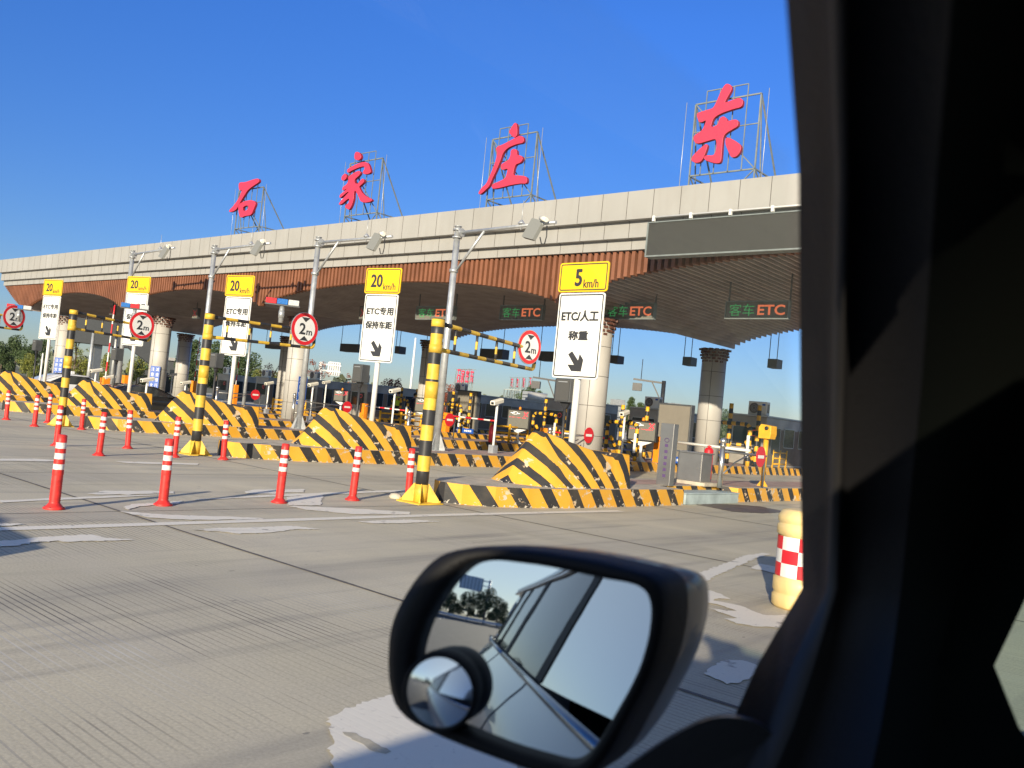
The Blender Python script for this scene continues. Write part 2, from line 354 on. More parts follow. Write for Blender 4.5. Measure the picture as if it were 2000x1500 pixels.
def rrect(w, h, r, n=5):
    P = []
    for cx, cy, a0 in ((w/2-r, h/2-r, 0), (-w/2+r, h/2-r, 90), (-w/2+r, -h/2+r, 180), (w/2-r, -h/2+r, 270)):
        for i in range(n+1): a = rad(a0+90*i/n); P.append((cx+r*math.cos(a), cy+r*math.sin(a)))
    return P
def ring(mb, w, h, r, t, o, ax, ay, dp, mi=0):     # rounded frame line of width t
    A, B = rrect(w, h, r), rrect(w-2*t, h-2*t, max(r-t, .003)); n = len(A); o, ax, ay, dp = Vector(o), Vector(ax), Vector(ay), Vector(dp)
    a = mb.add([o+ax*p[0]+ay*p[1]+dp for p in A]); b = mb.add([o+ax*p[0]+ay*p[1]+dp for p in B])
    a2 = mb.add([o+ax*p[0]+ay*p[1] for p in A]); b2 = mb.add([o+ax*p[0]+ay*p[1] for p in B])
    for k in range(n):
        j = (k+1) % n
        mb.face((a[k], a[j], b[j], b[k]), mi); mb.face((a2[k], a2[j], a[j], a[k]), mi); mb.face((b[k], b[j], b2[j], b2[k]), mi)
KZ = 0.30                                       # island height
IX = [None, -9.25, -15.9, -22.6, -29.2, -36.0, -42.7, -49.4]
# ================================================================== SETTING
def sheet(name, pts, z, m, kind='structure'):
    mb = MB(); i = mb.add([(p[0], p[1], z) for p in pts]); mb.face(i)
    a = sum(pts[k][0]*pts[(k+1)%len(pts)][1]-pts[(k+1)%len(pts)][0]*pts[k][1] for k in range(len(pts)))
    if a < 0: mb.f[-1] = tuple(reversed(mb.f[-1]))
    return tag(mb.build(name, m), kind=kind)
M['asphalt'] = mat('backlit_asphalt', (.075,.075,.075), .85, noise=.25, nscale=2, bump=.3); strip_later = []
sheet('ground', [(-3000,-3000),(3000,-3000),(3000,3000),(-3000,3000)], -.03, 'field')
sheet('backlit_asphalt_road', [(-130,-160),(60,-160),(60,-1.5),(-130,-1.5)], .005, 'asphalt')  # asphalt, its dark tone also painting the backlit concrete close behind the car
for xx in (-16, -12, -8, -4, 4): strip_later.append(xx)
sheet('toll_plaza_road', [(-130,-160),(60,-160),(60,150),(-130,150)], 0, 'concrete')
def rough(pts, step=.07, amp=.018):
    step *= .45
    out = []
    for k in range(len(pts)):
        a, b = Vector(pts[k][:2]), Vector(pts[(k+1)%len(pts)][:2]); n = max(1, int((b-a).length/step))
        for i in range(n): p = a+(b-a)*(i/n); out.append((p.x+random.uniform(-amp, amp), p.y+random.uniform(-amp, amp)))
    return out
def strip(pts, w, z, m, name, jit=.0, closed=False):
    mb = MB(); P = []
    for k in range(len(pts)-1):
        a, b = Vector(pts[k]), Vector(pts[k+1]); n = max(1, int((b-a).length/.35)); P += [a+(b-a)*(i/n) for i in range(n)]
    P.append(Vector(pts[-1])); L = []; R_ = []; off = 0
    for k, p in enumerate(P):
        d = (P[min(k+1, len(P)-1)]-P[max(k-1, 0)]).normalized(); nn = Vector((-d.y, d.x)); off = off*.85+random.uniform(-jit, jit); ww = w/2*random.uniform(1-min(.6, jit*30), 1+min(.6, jit*30))
        L.append((p+nn*(ww+off)).to_3d()+Vector((0,0,z))); R_.append((p+nn*(-ww+off)).to_3d()+Vector((0,0,z)))
    a = mb.add(L); b = mb.add(R_)
    for k in range(len(P)-1): mb.face((b[k], b[k+1], a[k+1], a[k]))
    return tag(mb.build(name, m), kind='structure')
for k, yj in enumerate((-9.9, -5.15, -.4, 4.35, 9.1, 13.85, 18.6, 23.35)):
    strip([(-60, yj), (20, yj)], .028 if yj != 4.35 else .036, .004, 'joint', 'expansion_joint', .006)
for xx in strip_later:
    for k in range(14): sheet('road_marking', [(xx-.07,-16-k*9),(xx+.07,-16-k*9),(xx+.07,-12-k*9),(xx-.07,-12-k*9)], .009, 'road_paint')
for xj in (-8.93, -12.4, -19.2, 2.8): strip([(xj, -30), (xj, 40)], .014, .0035, 'joint', 'expansion_joint', .004)
def g2(u, v): p = PZ(u, v, 0); return (p.x, p.y)
z5 = lambda L: [g2(a/2.41875, 880+b/2.41875) for a, b in L]
z4 = lambda L: [g2(1300+a/2.727, 950+b/2.727) for a, b in L]
mark_level = [0]
def marking(pts, z=.0065, step=.07, amp=.02): mark_level[0] += 1; sheet('road_marking', rough(pts, step, amp), z+.0002*(mark_level[0] % 9), 'road_paint')
strip([(-8.08, -40), (-8.08, 8.2), (-8.0, 10.6), (-7.93, 12.2)], .17, .006, 'road_paint', 'road_marking', .002)
marking(z5([(905,378),(1050,368),(1230,365),(1370,358),(1525,375),(1400,374),(1290,390),(1120,396),(1050,386)]))
marking(z5([(-200,440),(0,430),(90,425),(180,414),(280,405),(430,400),(500,415),(620,424),(480,430),(400,431),(330,436),(270,431),(150,438),(60,456),(-100,460)]))
marking(z5([(410,207),(500,192),(820,194),(825,205),(700,206),(600,213),(560,208),(470,211)]), step=.2)
marking(z5([(1160,196),(1200,187),(1440,184),(1430,199),(1350,199),(1290,207),(1160,204)]), step=.2)
marking(z5([(1690,338),(1800,333),(1935,328),(2080,338),(1900,346),(1760,347)]))
marking(z5([(580,268),(620,256),(860,240),(850,252),(650,268),(600,282)]), step=.1)
marking(z5([(1350,222),(1530,205),(1515,262),(1360,262)]), step=.1)
marking(z5([(560,290),(800,306),(1245,322),(1240,328),(900,331),(700,320)]), step=.12)
marking(z5([(1350,262),(1600,272),(1935,292),(1935,305),(1650,302),(1450,282)]), step=.12)
marking(z5([(0,238),(560,214),(800,210),(560,224),(0,248)]), step=.3)
marking(z5([(900,236),(1300,210),(1935,186),(1935,194),(1300,220)]), step=.3)
marking(z5([(0,150),(160,40),(350,55),(170,52),(20,50)]) if False else z5([(-100,42),(160,40),(355,54),(160,52),(-100,50)]), step=.3)
marking(z5([(540,52),(940,62),(930,70),(600,62)]), step=.3)
marking(z5([(-60,345),(120,350),(60,358),(-60,358)]), step=.1)
marking([g2(640,1405), g2(670,1390), g2(720,1372), g2(770,1358), g2(1180,1260), g2(1300,1245), g2(1330,1290), g2(1150,1345), g2(1010,1500), g2(960,1620), g2(560,1700), g2(655,1500), g2(640,1470), g2(650,1450)], amp=.014, step=.05)
sheet('patch', rough(z5([(1620,1335),(1680,1345),(1760,1385),(1840,1430),(1820,1447),(1760,1430),(1690,1385),(1630,1355)]), .05, .008), .009, M['concrete'])
marking(z4([(80,505),(200,455),(330,410),(420,370),(520,358),(565,365),(480,385),(380,430),(270,480),(200,520),(150,525)]))
marking(z4([(165,555),(240,560),(300,580),(345,605),(280,600),(250,612),(330,625),(400,640),(470,670),(520,690),(640,690),(640,760),(470,750),(380,735),(320,710),(375,705),(300,680),(225,650),(330,668),(380,668),(300,640),(220,622)]), amp=.012)
marking(z4([(310,928),(400,930),(470,950),(495,965),(470,1010),(400,1050),(320,1055),(200,1000)]), amp=.012)
z6 = lambda L: [g2(1150+a/4.444, 700+b/4.444) for a, b in L]
M['stain'] = mat('brown_oil_stain', (.16,.125,.10), .6, noise=.4, nscale=3)
sheet('road_stain', rough(z6([(930,1272),(1100,1262),(1300,1270),(1480,1286),(1650,1318),(1720,1338),(1500,1346),(1250,1332),(1050,1292)]), .1, .03), .005, 'stain')
marking(z4([(445,440),(500,415),(560,425),(640,440),(640,470),(590,470),(520,450)]), amp=.01)

# ------------------------------------------------------------------ toll islands
def island(n, yn, y1=62, notch=False):
    X = IX[n]; prof = [(0, .05), (.12, .30), (.55, .58), (1.1, .76), (2.0, .90)]
    right = [(X+w, yn+d) for d, w in prof]; left = [(X-w, yn+d) for d, w in prof]
    if notch: right += [(X+.9, 14.96), (X+.35, 14.98), (X+.35, 17.5), (X+.72, 17.62), (X+.72, y1)]
    else: right += [(X+.9, y1)]
    left += [(X-.9, y1)]
    lab = {1: 'nearest striped toll island with a sunken steel box in its kerb', 2: 'striped toll island right behind the nearest one', 3: 'third striped toll island from the camera car',
           4: 'fourth striped toll island from the camera car', 5: 'fifth striped toll island from the camera car', 6: 'sixth striped toll island from the camera car', 7: 'farthest striped toll island at the left end of the canopy'}[n]
    t = thing('toll_island', (X, yn, 0), lab, 'traffic island', 'striped islands between the toll lanes'); o = Vector((X, yn, 0))
    mb = MB()
    for side, line in ((1, right), (-1, left)):
        u = 0
        for k in range(len(line)-1):
            a, b = Vector(line[k]), Vector(line[k+1]); L = (b-a).length; seg = max(1, int(L/1.2))
            for q in range(seg):
                p, r = a+(b-a)*(q/seg), a+(b-a)*((q+1)/seg); u2 = u+L/seg
                i = mb.add([Vector((p.x, p.y, 0))-o, Vector((r.x, r.y, 0))-o, Vector((r.x, r.y, KZ))-o, Vector((p.x, p.y, KZ))-o])
                f = (0,1,2,3) if side > 0 else (1,0,3,2); c = [(u,0),(u2,0),(u2,KZ),(u,KZ)]
                mb.face([i[k_] for k_ in f], 0, [c[k_] for k_ in f]); u = u2
    a, b = right[0], left[0]; i = mb.add([Vector((b[0],b[1],0))-o, Vector((a[0],a[1],0))-o, Vector((a[0],a[1],KZ))-o, Vector((b[0],b[1],KZ))-o]); mb.face(i, 0, [(0,0),(0,0),(0,KZ),(0,KZ)])
    mb.build('kerb', 'kerb', t)
    poly = right + left[::-1]; mb = MB(); mb.face(mb.add([Vector((p[0], p[1], KZ))-o for p in poly])); mb.build('kerb_top', 'kerbtop', t)
    mb = MB(); xr = .15 if notch else .68
    pv = [(-.68, 4.2), (xr, 4.2), (xr, 8.6), (.5 if notch else .68, 8.8), (.5 if notch else .68, y1-yn-.2), (-.68, y1-yn-.2)]
    mb.face(mb.add([(a_, b_, KZ+.004) for a_, b_ in pv])); mb.build('paving', 'paving', t)
    return t
YN = [None, 9.35, 9.65, 9.85, 10.2, 10.4, 10.5, 10.6]
for n in range(1, 8): island(n, YN[n], notch=(n == 1))

# ------------------------------------------------------------------ striped crash blocks
ST = [(0,.0,.02,.0),(.2,.27,.42,.015),(.45,.60,.65,.03),(.66,.84,.72,.05),(.78,.865,.75,.10),(1.05,.77,.78,.34),(1.35,.68,.79,.52),(1.75,.59,.80,.63),(2.1,.535,.80,.68),(2.16,.60,.80,.72),(2.52,.60,.80,.72)]
def bu(y, z):                     # stripe coordinate along the ridge and the top edge, so that stripes fold over the ridge as chevrons
    return (3.1*z/.865 if y <= .78 else (y+.1+.6-.25*(y-.78)/1.3)/.42)*.4
def dense(st, k=3):
    out = []
    for i in range(len(st)-1):
        p0, p1, p2, p3 = st[max(i-1,0)], st[i], st[i+1], st[min(i+2,len(st)-1)]
        if p2[0]-p1[0] < .1 and p1[0] > 1 or p1[0] > 2.0: out.append(p1); continue
        for q in range(k):
            t = q/k; out.append(tuple(p1[c]+.5*t*((p2[c]-p0[c])+t*((2*p0[c]-5*p1[c]+4*p2[c]-p3[c])+t*(3*(p1[c]-p2[c])+p3[c]-p0[c]))) if c else p1[0]+(p2[0]-p1[0])*t for c in range(4)))
    return out+[st[-1]]
ST = [(y, max(0, a), b, max(.004, c)) for y, a, b, c in dense(ST)]
def block_mesh():
    mb = MB()
    for sd in (1, -1):
        for k in range(len(ST)-1):
            q = []; uv = []
            for j, top in ((k,0),(k+1,0),(k+1,1),(k,1)):
                y, zt, wb, wt = ST[j]; x = wt if top else wb; z = zt if top else 0
                q.append((sd*x, y, z)); uv.append((bu(y, zt) if top else (y+.1)/.42*.4, 0))
            i = mb.add(q); i2 = i if sd > 0 else i[::-1]; mb.face(i2, 0, uv if sd > 0 else uv[::-1])
    for k in range(0, len(ST)-1):
        y, zt, wb, wt = ST[k]; y2, z2, _, w2 = ST[k+1]
        i = mb.add([(-wt,y,zt),(wt,y,zt),(w2,y2,z2),(-w2,y2,z2)]); a, b = bu(y, zt), bu(y2, z2); mb.face(i, 0, [(a,0),(a,0),(b,0),(b,0)])
    y, zt, wb, wt = ST[-1]; i = mb.add([(wb,y,0),(-wb,y,0),(-wt,y,zt),(wt,y,zt)]); a = (y+.1)/.42*.4; mb.face(i, 0, [(a,0),(a,0),(bu(y,zt),0),(bu(y,zt),0)])
    return mb
BL = ['', 'striped crash block on the nearest island, under the 5 km/h sign', 'chipped striped crash block on the second island, behind the row of red posts', 'heavily chipped striped crash block on the third island, behind the second height gate',
      'striped crash block on the fourth island, left of the second height gate', 'striped crash block at the left edge, in front of the white car', 'low striped crash block glimpsed on the sixth island', 'low striped crash block on the farthest island']
blk = None
for n in range(1, 8):
    loc = (IX[n], [0, 10.72, 11.4, 11.65, 11.8, 11.8, 11.9, 12][n], KZ)
    o = block_mesh().build('crash_block', 'block', bevel=.018) if blk is None else blk.copy()
    if blk is not None: COL.objects.link(o)
    if blk is None:
        bmm = bmesh.new(); bmm.from_mesh(o.data); bmesh.ops.remove_doubles(bmm, verts=bmm.verts, dist=.003)
        bmesh.ops.recalc_face_normals(bmm, faces=bmm.faces)
        for f in bmm.faces: f.smooth = True
        bmm.to_mesh(o.data); bmm.free(); o.data.set_sharp_from_angle(angle=rad(38))
    blk = blk or o; o.location = loc; o.scale = (1, 1 if n == 1 else 1.08, 1)
    tag(o, BL[n], 'barrier block', 'striped crash blocks on the island noses')

# ------------------------------------------------------------------ canopy
CX = [-68.0, -54.0, -42.4, -30.5, -15.5, 1.5, 14.0]         # column lines
APEX = [5.6, 5.55, 5.5, 5.5, 5.85, 5.8]
def lip(x):
    for k in range(len(CX)-1):
        if CX[k] <= x <= CX[k+1]:
            t = (x-CX[k])/(CX[k+1]-CX[k]); w = (4*t*(1-t))**.62
            if k == 0: t = (x+57.0)/3.0; return 4.62+max(0, min(1, -(x+54)/3.6))**1.3*1.45
            lo = 4.66; return lo+(APEX[k]-lo)*w
    return 5.2
cp = thing('toll_canopy', (-30, 19, 0), 'long cream panelled toll canopy with terracotta fins arching between round columns', 'canopy')
O = Vector((-30, 19, 0)); FX0, FX1 = -57.6, 12.5
def L(x, y, z): return (x-O.x, y-O.y, z)
mb = MB()
bands = [(19.0, 6.80, 7.55), (19.20, 6.36, 6.80), (19.38, 6.08, 6.36)]
for y, z0, z1 in bands: mb.box(L(FX0, y, z0), L(FX1, y+.6 if z1 < 7 else 19.9, z1))
mb.box(L(FX0, 19.9, 6.9), L(FX0+.5, 31, 7.55)); mb.box(L(FX0, 30.6, 6.2), L(FX1, 31, 7.5)); x = FX0+.55
while x < FX1:
    for y, z0, z1 in bands: mb.box(L(x-.008, y-.003, z0+.002), L(x+.008, y+.05, z1-.002), 1)
    for (y, z0, z1), (yb, _, _) in zip(bands[:2], bands[1:]): mb.box(L(x-.006, y+.02, z0-.003), L(x+.006, yb-.003, z0+.02), 1)
    x += .80
mb.build('fascia', ['cream','seam'], cp)
mb = MB(); mb.box(L(FX0+.3, 19.92, 7.1), L(FX1-.3, 30.58, 7.25)); mb.build('roof', 'roof', cp)
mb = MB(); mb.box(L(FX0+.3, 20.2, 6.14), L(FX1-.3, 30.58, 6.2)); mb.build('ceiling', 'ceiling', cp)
fb = MB(); mb = MB(); x = FX0+.1
while x < FX1:
    z = lip(x); r_ = random.uniform(-.004, .004)
    fb.box(L(x-.054+r_, 19.46, z-.02), L(x+.054+r_, 19.70, 6.07)); mb.box(L(x-.027, 19.725, z), L(x+.027, 30.55, z+.27)); x += .205
fb.build('front_boards', 'fin', cp); mb.build('soffit_fins', 'findark', cp)
mb = MB(); x = FX0+.35; pr_ = None
while x < FX1-.4:
    z = lip(x)+.29; q = mb.add([L(x, 19.74, z), L(x, 30.56, z)]); 
    if pr_: mb.face((pr_[0], pr_[1], q[1], q[0]), sm=True)
    pr_ = q; x += .41
mb.build('slat_gap_shade', 'ceiling', cp)  # near-black sheet added to paint shade into the gaps between fins
def column(x, y, lab=None):
    mb = MB(); mb.lathe([(.44, KZ), (.44, 4.55)], 28, L(x, y, 0)); sh = mb.build('column', 'column', cp)
    mb = MB()
    for z in (1.0, 1.9, 2.8, 3.7): mb.lathe([(.4425, z-.008), (.4425, z+.008)], 28, L(x, y, 0), cap=False)
    for a in (20, 110, 200, 290):
        c = Vector(L(x, y, 0))+Vector((math.cos(rad(a)), math.sin(rad(a)), 0))*.4415; mb.bar(c+Vector((0,0,KZ)), c+Vector((0,0,4.5)), .012, .012)
    mb.build('seams', 'seam', sh)
    mb = MB(); r_ = random.Random(int(x*7+y))
    for k in range(5):
        z = 4.08+k*.11; w = .45+k*.032
        for q in range(7): a = rad(q*180/7+k*12); d = Vector((math.cos(a), math.sin(a), 0))*w*r_.uniform(.93, 1.05); c = Vector(L(x, y, z)); mb.bar(c-d, c+d, .13, .07)
    mb.build('capital', 'capital', sh)
for x in (-54.0, -42.4, -30.7, -15.55, 1.2): column(x, 21.75); column(x-.1, 29.4)

# big grey LED board on the fascia
t = thing('led_message_board', (-12.05, 18.6, 5.7), 'long blank grey LED board hung on the fascia above the right lanes', 'sign board')
mb = MB(); mb.box((0,0,.02), (10.4,.28,.84)); mb.build('screen', 'screengrey', t)
mb = MB(); mb.box((-.04,-.02,-.02), (10.44,.3,.017)); mb.box((-.04,-.02,.843), (10.44,.3,.87)); mb.box((-.045,-.02,.02), (-.003,.3,.84)); mb.build('frame', 'frame', t)
mb = MB(); mb.tube([(.1,-.02,.98), (10.4,-.02,.98)], .022)
for k in range(9): mb.box((.1+k*1.05,-.05,.88), (.16+k*1.05,.02,1.02))
mb.build('lamp_rail', 'white', t)

# ------------------------------------------------------------------ rooftop characters
c1 = lambda L_: [(400+a/3.3333, 150+b/3.3333) for a, b in L_]
c2 = lambda L_: [(900+a/2.857, 150+b/2.857) for a, b in L_]
CH = {
 'shi': (19.75, [c1([(230,690),(270,690),(320,672),(350,665),(360,672),(358,688),(330,705),(285,738),(262,775),(240,810),(215,860),(195,875),(168,882),(165,872),(190,848),(225,800),(245,755),(250,735),(232,742),(228,720)]),
     c1([(225,835),(260,815),(300,805),(330,812),(338,828),(325,860),(308,902),(270,905),(240,920),(228,890)]), c1([(252,852),(275,837),(290,840),(293,855),(282,870),(264,878),(253,870)])]),
 'jia': (19.75, [c1([(990,492),(1010,495),(1025,515),(1020,538),(1000,545),(982,535),(982,510)]),
     c1([(932,608),(960,590),(1000,570),(1040,558),(1065,562),(1078,585),(1087,622),(1075,632),(1045,635),(1035,625),(1050,600),(1045,582),(1010,590),(960,612),(938,628)]),
     c1([(900,650),(920,632),(930,645),(925,665),(910,678),(896,670)]),
     c1([(905,722),(935,700),(945,672),(940,655),(985,625),(1010,615),(1022,625),(1010,645),(985,665),(978,680),(985,700),(1005,700),(1030,665),(1043,672),(1040,690),(1015,712),(1008,720),(1030,760),(1060,785),(1095,800),(1090,812),(1050,820),(1020,812),(1010,780),(985,735),(975,760),(975,800),(960,845),(945,868),(920,850),(925,838),(945,825),(950,790),(930,800),(900,828),(880,835),(885,820),(925,775),(950,750),(935,750),(900,780),(885,790),(885,772),(920,745),(943,724),(920,735),(902,740)])]),
 'zhuang': (19.75, [c2([(305,262),(315,262),(320,300),(318,330),(305,342),(285,325),(275,310),(290,285)]),
     c2([(205,395),(245,380),(300,350),(335,332),(355,340),(355,370),(320,375),(270,395),(240,425),(225,470),(200,530),(175,580),(165,610),(140,635),(115,657),(103,652),(125,620),(150,600),(175,540),(200,480),(210,430),(205,410)]),
     c2([(272,470),(285,440),(285,415),(300,405),(318,412),(318,442),(345,445),(350,460),(340,480),(310,490),(300,520),(295,555),(340,555),(375,562),(373,598),(340,595),(280,605),(225,620),(182,627),(178,605),(215,590),(255,570),(265,540),(270,510),(240,522),(230,510),(232,490)])]),
 'dong': (19.75, [c2([(1485,42),(1512,52),(1515,75),(1495,110),(1470,155),(1520,135),(1560,122),(1578,135),(1572,170),(1530,180),(1470,200),(1430,220),(1410,240),(1395,290),(1440,275),(1450,235),(1470,225),(1488,238),(1490,255),(1530,243),(1552,248),(1550,278),(1520,295),(1480,318),(1465,345),(1460,420),(1455,480),(1430,485),(1375,470),(1360,455),(1375,442),(1415,445),(1430,420),(1435,380),(1430,345),(1380,360),(1320,378),(1303,350),(1310,330),(1355,305),(1380,240),(1350,255),(1335,255),(1322,215),(1330,205),(1380,190),(1415,180),(1435,140),(1460,80)]),
     c2([(1375,378),(1382,388),(1360,450),(1340,478),(1315,482),(1290,468),(1300,445),(1340,405)]), c2([(1485,345),(1500,345),(1540,365),(1570,390),(1560,425),(1540,448),(1515,452),(1500,420),(1482,375)])])}
CL = {'shi': 'red rooftop character 石 on the leftmost steel frame', 'jia': 'red rooftop character 家, second from the left on the canopy roof', 'zhuang': 'red rooftop character 庄, third from the left on the canopy roof', 'dong': 'largest red rooftop character 东, nearest the car pillar'}
for key, (Y, polys) in CH.items():
    W3 = [[PY(u, v, Y) for u, v in smooth_poly(p, 2)] for p in polys]
    cx = .06+.5*(min(p.x for q_ in W3 for p in q_)+max(p.x for q_ in W3 for p in q_)); t = thing('rooftop_character', (cx, Y, 7.55), CL[key], 'rooftop letter', 'red characters on the canopy roof')
    cu = bpy.data.curves.new('character', 'CURVE'); cu.dimensions = '2D'; cu.fill_mode = 'BOTH'; cu.extrude = .045; cu.bevel_depth = .012
    for poly in W3:
        sp = cu.splines.new('POLY'); sp.points.add(len(poly)-1); sp.use_cyclic_u = True
        for q, p in zip(sp.points, poly): q.co = (p.x-cx, p.z-7.55, 0, 1)
    to = bpy.data.objects.new('tmp', cu); COL.objects.link(to); bpy.context.view_layer.update()
    me = bpy.data.meshes.new_from_object(to.evaluated_get(bpy.context.evaluated_depsgraph_get())); COL.objects.unlink(to); bpy.data.objects.remove(to)
    for v in me.vertices: a, b, c = v.co; v.co = (a, -c, b)
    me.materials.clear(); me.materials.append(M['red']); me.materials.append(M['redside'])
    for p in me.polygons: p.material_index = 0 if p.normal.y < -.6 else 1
    o = bpy.data.objects.new('character', me); COL.objects.link(o); o.parent = t
    zt = max(p.z for poly in W3 for p in poly)-7.55; x0, x1 = -.92, .92
    mb = MB(); F = .036; yf, yb = .22, 1.5; zl, ztop = .55, zt-.28
    for x in (x0, x1):
        mb.bar((x,yf,-.3), (x,yf,ztop), F); mb.bar((x,yf,ztop), (x,yb,zl), F); mb.bar((x,yb,zl), (x,yb,-.5), F); mb.bar((x,yf,zl), (x,yb,zl), F); mb.bar((x,yf,zl), (x,yb,-.4), F*.8)
        mb.bar((x,yf+.45,-.3), (x,yf,ztop), F*.8)
    for z in (zl, ztop): mb.bar((x0,yf,z), (x1,yf,z), F)
    mb.bar((x0,yb,zl), (x1,yb,zl), F); mb.bar((x0,yf,ztop), (x1,yf,zl), F*.7); mb.bar((x0,yb,zl), (x1,yf,-.3), F*.7); mb.bar((x1,yb,zl), (x0,yf,-.3), F*.7); mb.bar((0,yf,-.3),(x1,yf,zl),F*.7); mb.bar((0,yb,-.3),(0,yb,zl),F*.8)
    mb.bar((x0,yf,(zl+ztop)/2+.2), (x1,yf,(zl+ztop)/2+.2), F*.7)
    for x in (-.58, -.2, .2, .58): mb.bar((x,yf-.06,zl), (x,yf-.06,ztop+(.28 if abs(x) > .3 or True else 0)), F*.6)
    mb.bar((-.58,yf-.06,ztop+.28), (.58,yf-.06,ztop+.28), F*.7)
    mb.build('frame', 'frame', t)
    for x in (x0-.28, x1+.2): mb = MB(); mb.tube([(x,yf,-.4), (x,yf,ztop+.1)], .009, 6); mb.build('lightning_rod', 'galv', t)
# ================================================================== OBJECTS
# ------------------------------------------------------------------ lane signs on white posts
def lane_sign(n, Y, zb, zm, zt, w, speed, lines, label, rz=0):
    X = IX[n]; t = thing('lane_sign', (X, Y, KZ), label, 'road sign', 'speed and lane signs on white posts', rz=rad(rz))
    mb = MB(); mb.lathe([(.062, .0), (.062, zt-KZ-.1)], 18); mb.lathe([(.16, 0), (.16, .02)], 18); mb.build('post', 'white', t)
    yf = -.085; cx = -.02
    z1, z2, z3 = zb-KZ, zm-KZ, zt-KZ
    mb = MB(); hh = z2-z1-.012; zc = (z1+z2-.012)/2
    mb.prism(rrect(w, hh, .05), (cx, yf, zc), (1,0,0), (0,0,1), (0,.022,0)); pl = mb.build('lane_plate', 'signwhite', t)
    mb = MB(); ring(mb, w-.05, hh-.05, .04, .022, (cx, yf, zc), (1,0,0), (0,0,1), (0,-.003,0)); mb.build('border_line', 'ink', pl)
    W2 = w*1.07; hy = z3-z2-.01; zy = (z2+z3)/2
    mb = MB(); mb.prism(rrect(W2, hy, .05), (cx, yf-.012, zy), (1,0,0), (0,0,1), (0,.024,0)); py = mb.build('speed_plate', 'signyellow', t)
    mb = MB(); ring(mb, W2-.05, hy-.05, .04, .02, (cx, yf-.012, zy), (1,0,0), (0,0,1), (0,-.003,0)); mb.build('border_line', 'ink', py)
    # clamps behind
    for z in (z1+.2, (z1+z2)/2, z2-.15, z3-.12): mb = MB(); mb.box((cx-w*.42, yf+.023, z-.02), (cx+w*.42, yf+.045, z+.02)); mb.build('bracket', 'galv', t)
    if speed == '5':
        text('lettering', '5', W2*.13, hy*.56, 'ink', py, (cx-W2*.09, yf-.015, zy-.01), bold=.01, fat=.010)
        text('lettering', 'km/h', W2*.30, hy*.28, 'ink', py, (cx+W2*.17, yf-.015, zy-.09*hy/.4), bold=.0, fat=.003)
    else:
        text('lettering', '20', W2*.32, hy*.50, 'ink', py, (cx-W2*.17, yf-.015, zy), bold=.01, fat=.009)
        text('lettering', 'km/h', W2*.34, hy*.26, 'ink', py, (cx+W2*.20, yf-.015, zy-.09*hy/.4), bold=.0, fat=.002)
    for body, ww, h_, fz, fx in lines:
        text('lettering', body, w*ww, hh*h_, 'ink', pl, (cx+w*fx, yf-.003, z1+hh*fz), bold=.008, fat=.0075)
    # fat arrow pointing down to the right
    A = [(420,1078),(497,1180),(510,1105),(555,1170),(540,1302),(430,1302),(380,1230),(455,1230),(378,1115)]
    mb = MB(); mb.prism([((a-470)/520*w, (1190-b)/965*hh) for a, b in A], (cx, yf, z1+hh*.20), (1,0,0), (0,0,1), (0,-.004,0)); mb.build('arrow', 'ink', pl)
    return t
ETCM = [('ETC/人工', .80, .125, .73, 0.0), ('称重', .42, .105, .50, 0.0)]
ETCZ = [('ETC专用', .80, .115, .75, 0.0), ('保持车距', .80, .11, .545, 0.0)]
def zat(n, Y, u, v): return PY(u, v, Y).z
lane_sign(1, 12.45, zat(1,12.45,1142,741), zat(1,12.45,1155,572), zat(1,12.45,1160,513), 1.0, '5', ETCM, 'yellow 5 km/h plate over the large white ETC/人工 称重 plate, the sign nearest the car')
SG = [(2, 13.5, (737,708), (752,575), (754,525), 9.5, 'white ETC专用 保持车距 sign under a 20 km/h plate behind the second crash block'), (3, 13.85, (457,695), (472,580), (473,539), 14, 'white ETC sign with 20 km/h plate half hidden by the second gate arm'),
      (4, 14.05, (254,675), (269,573), (271,541), 16, 'white ETC sign with 20 km/h plate crossed by the third height gate arm'), (5, 13.95, (96,663), (107,578), (108,547), 16, 'white ETC sign with 20 km/h plate, leftmost of the lane signs')]
for n, Y, a, b, c, rz_, lab in SG: lane_sign(n, Y, zat(n,Y,*a), zat(n,Y,*b), zat(n,Y,*c), 1.0, '20', ETCZ, lab, rz_)

# ------------------------------------------------------------------ black loudspeakers on posts beside the signs
def loudspeaker(loc, zt, label):
    t = thing('loudspeaker', loc, label, 'loudspeaker', 'loudspeakers on black posts')
    h = zt-loc[2]; mb = MB(); mb.tube([(0,0,0),(0,0,h-.38)], .028, 12); mb.build('post', 'black', t)
    mb = MB(); P = [(-.17,-.12),(.17,-.12),(.14,.14),(-.14,.14)]; mb.prism(P, (0,0,h-.42), (1,0,0), (0,1,0), (0,0,.42)); mb.build('cabinet', 'darkgrey', t, bevel=.01)
    mb = MB(); mb.prism(rrect(.29, .37, .02), (0,-.121,h-.21), (1,0,0), (0,0,1), (0,-.008,0)); g_ = mb.build('grille', 'speaker', t)
    mb = MB(); mb.box((-.10,-.135,h-.07), (.10,-.129,h-.055)); mb.build('badge', 'galv', g_)
    mb = MB(); mb.prism([(-.10,0),(.10,0),(.03,-.12),(-.03,-.12)], (0,-.03,h-.42), (1,0,0), (0,0,1), (0,.06,0)); mb.build('bracket', 'black', t)
    return t
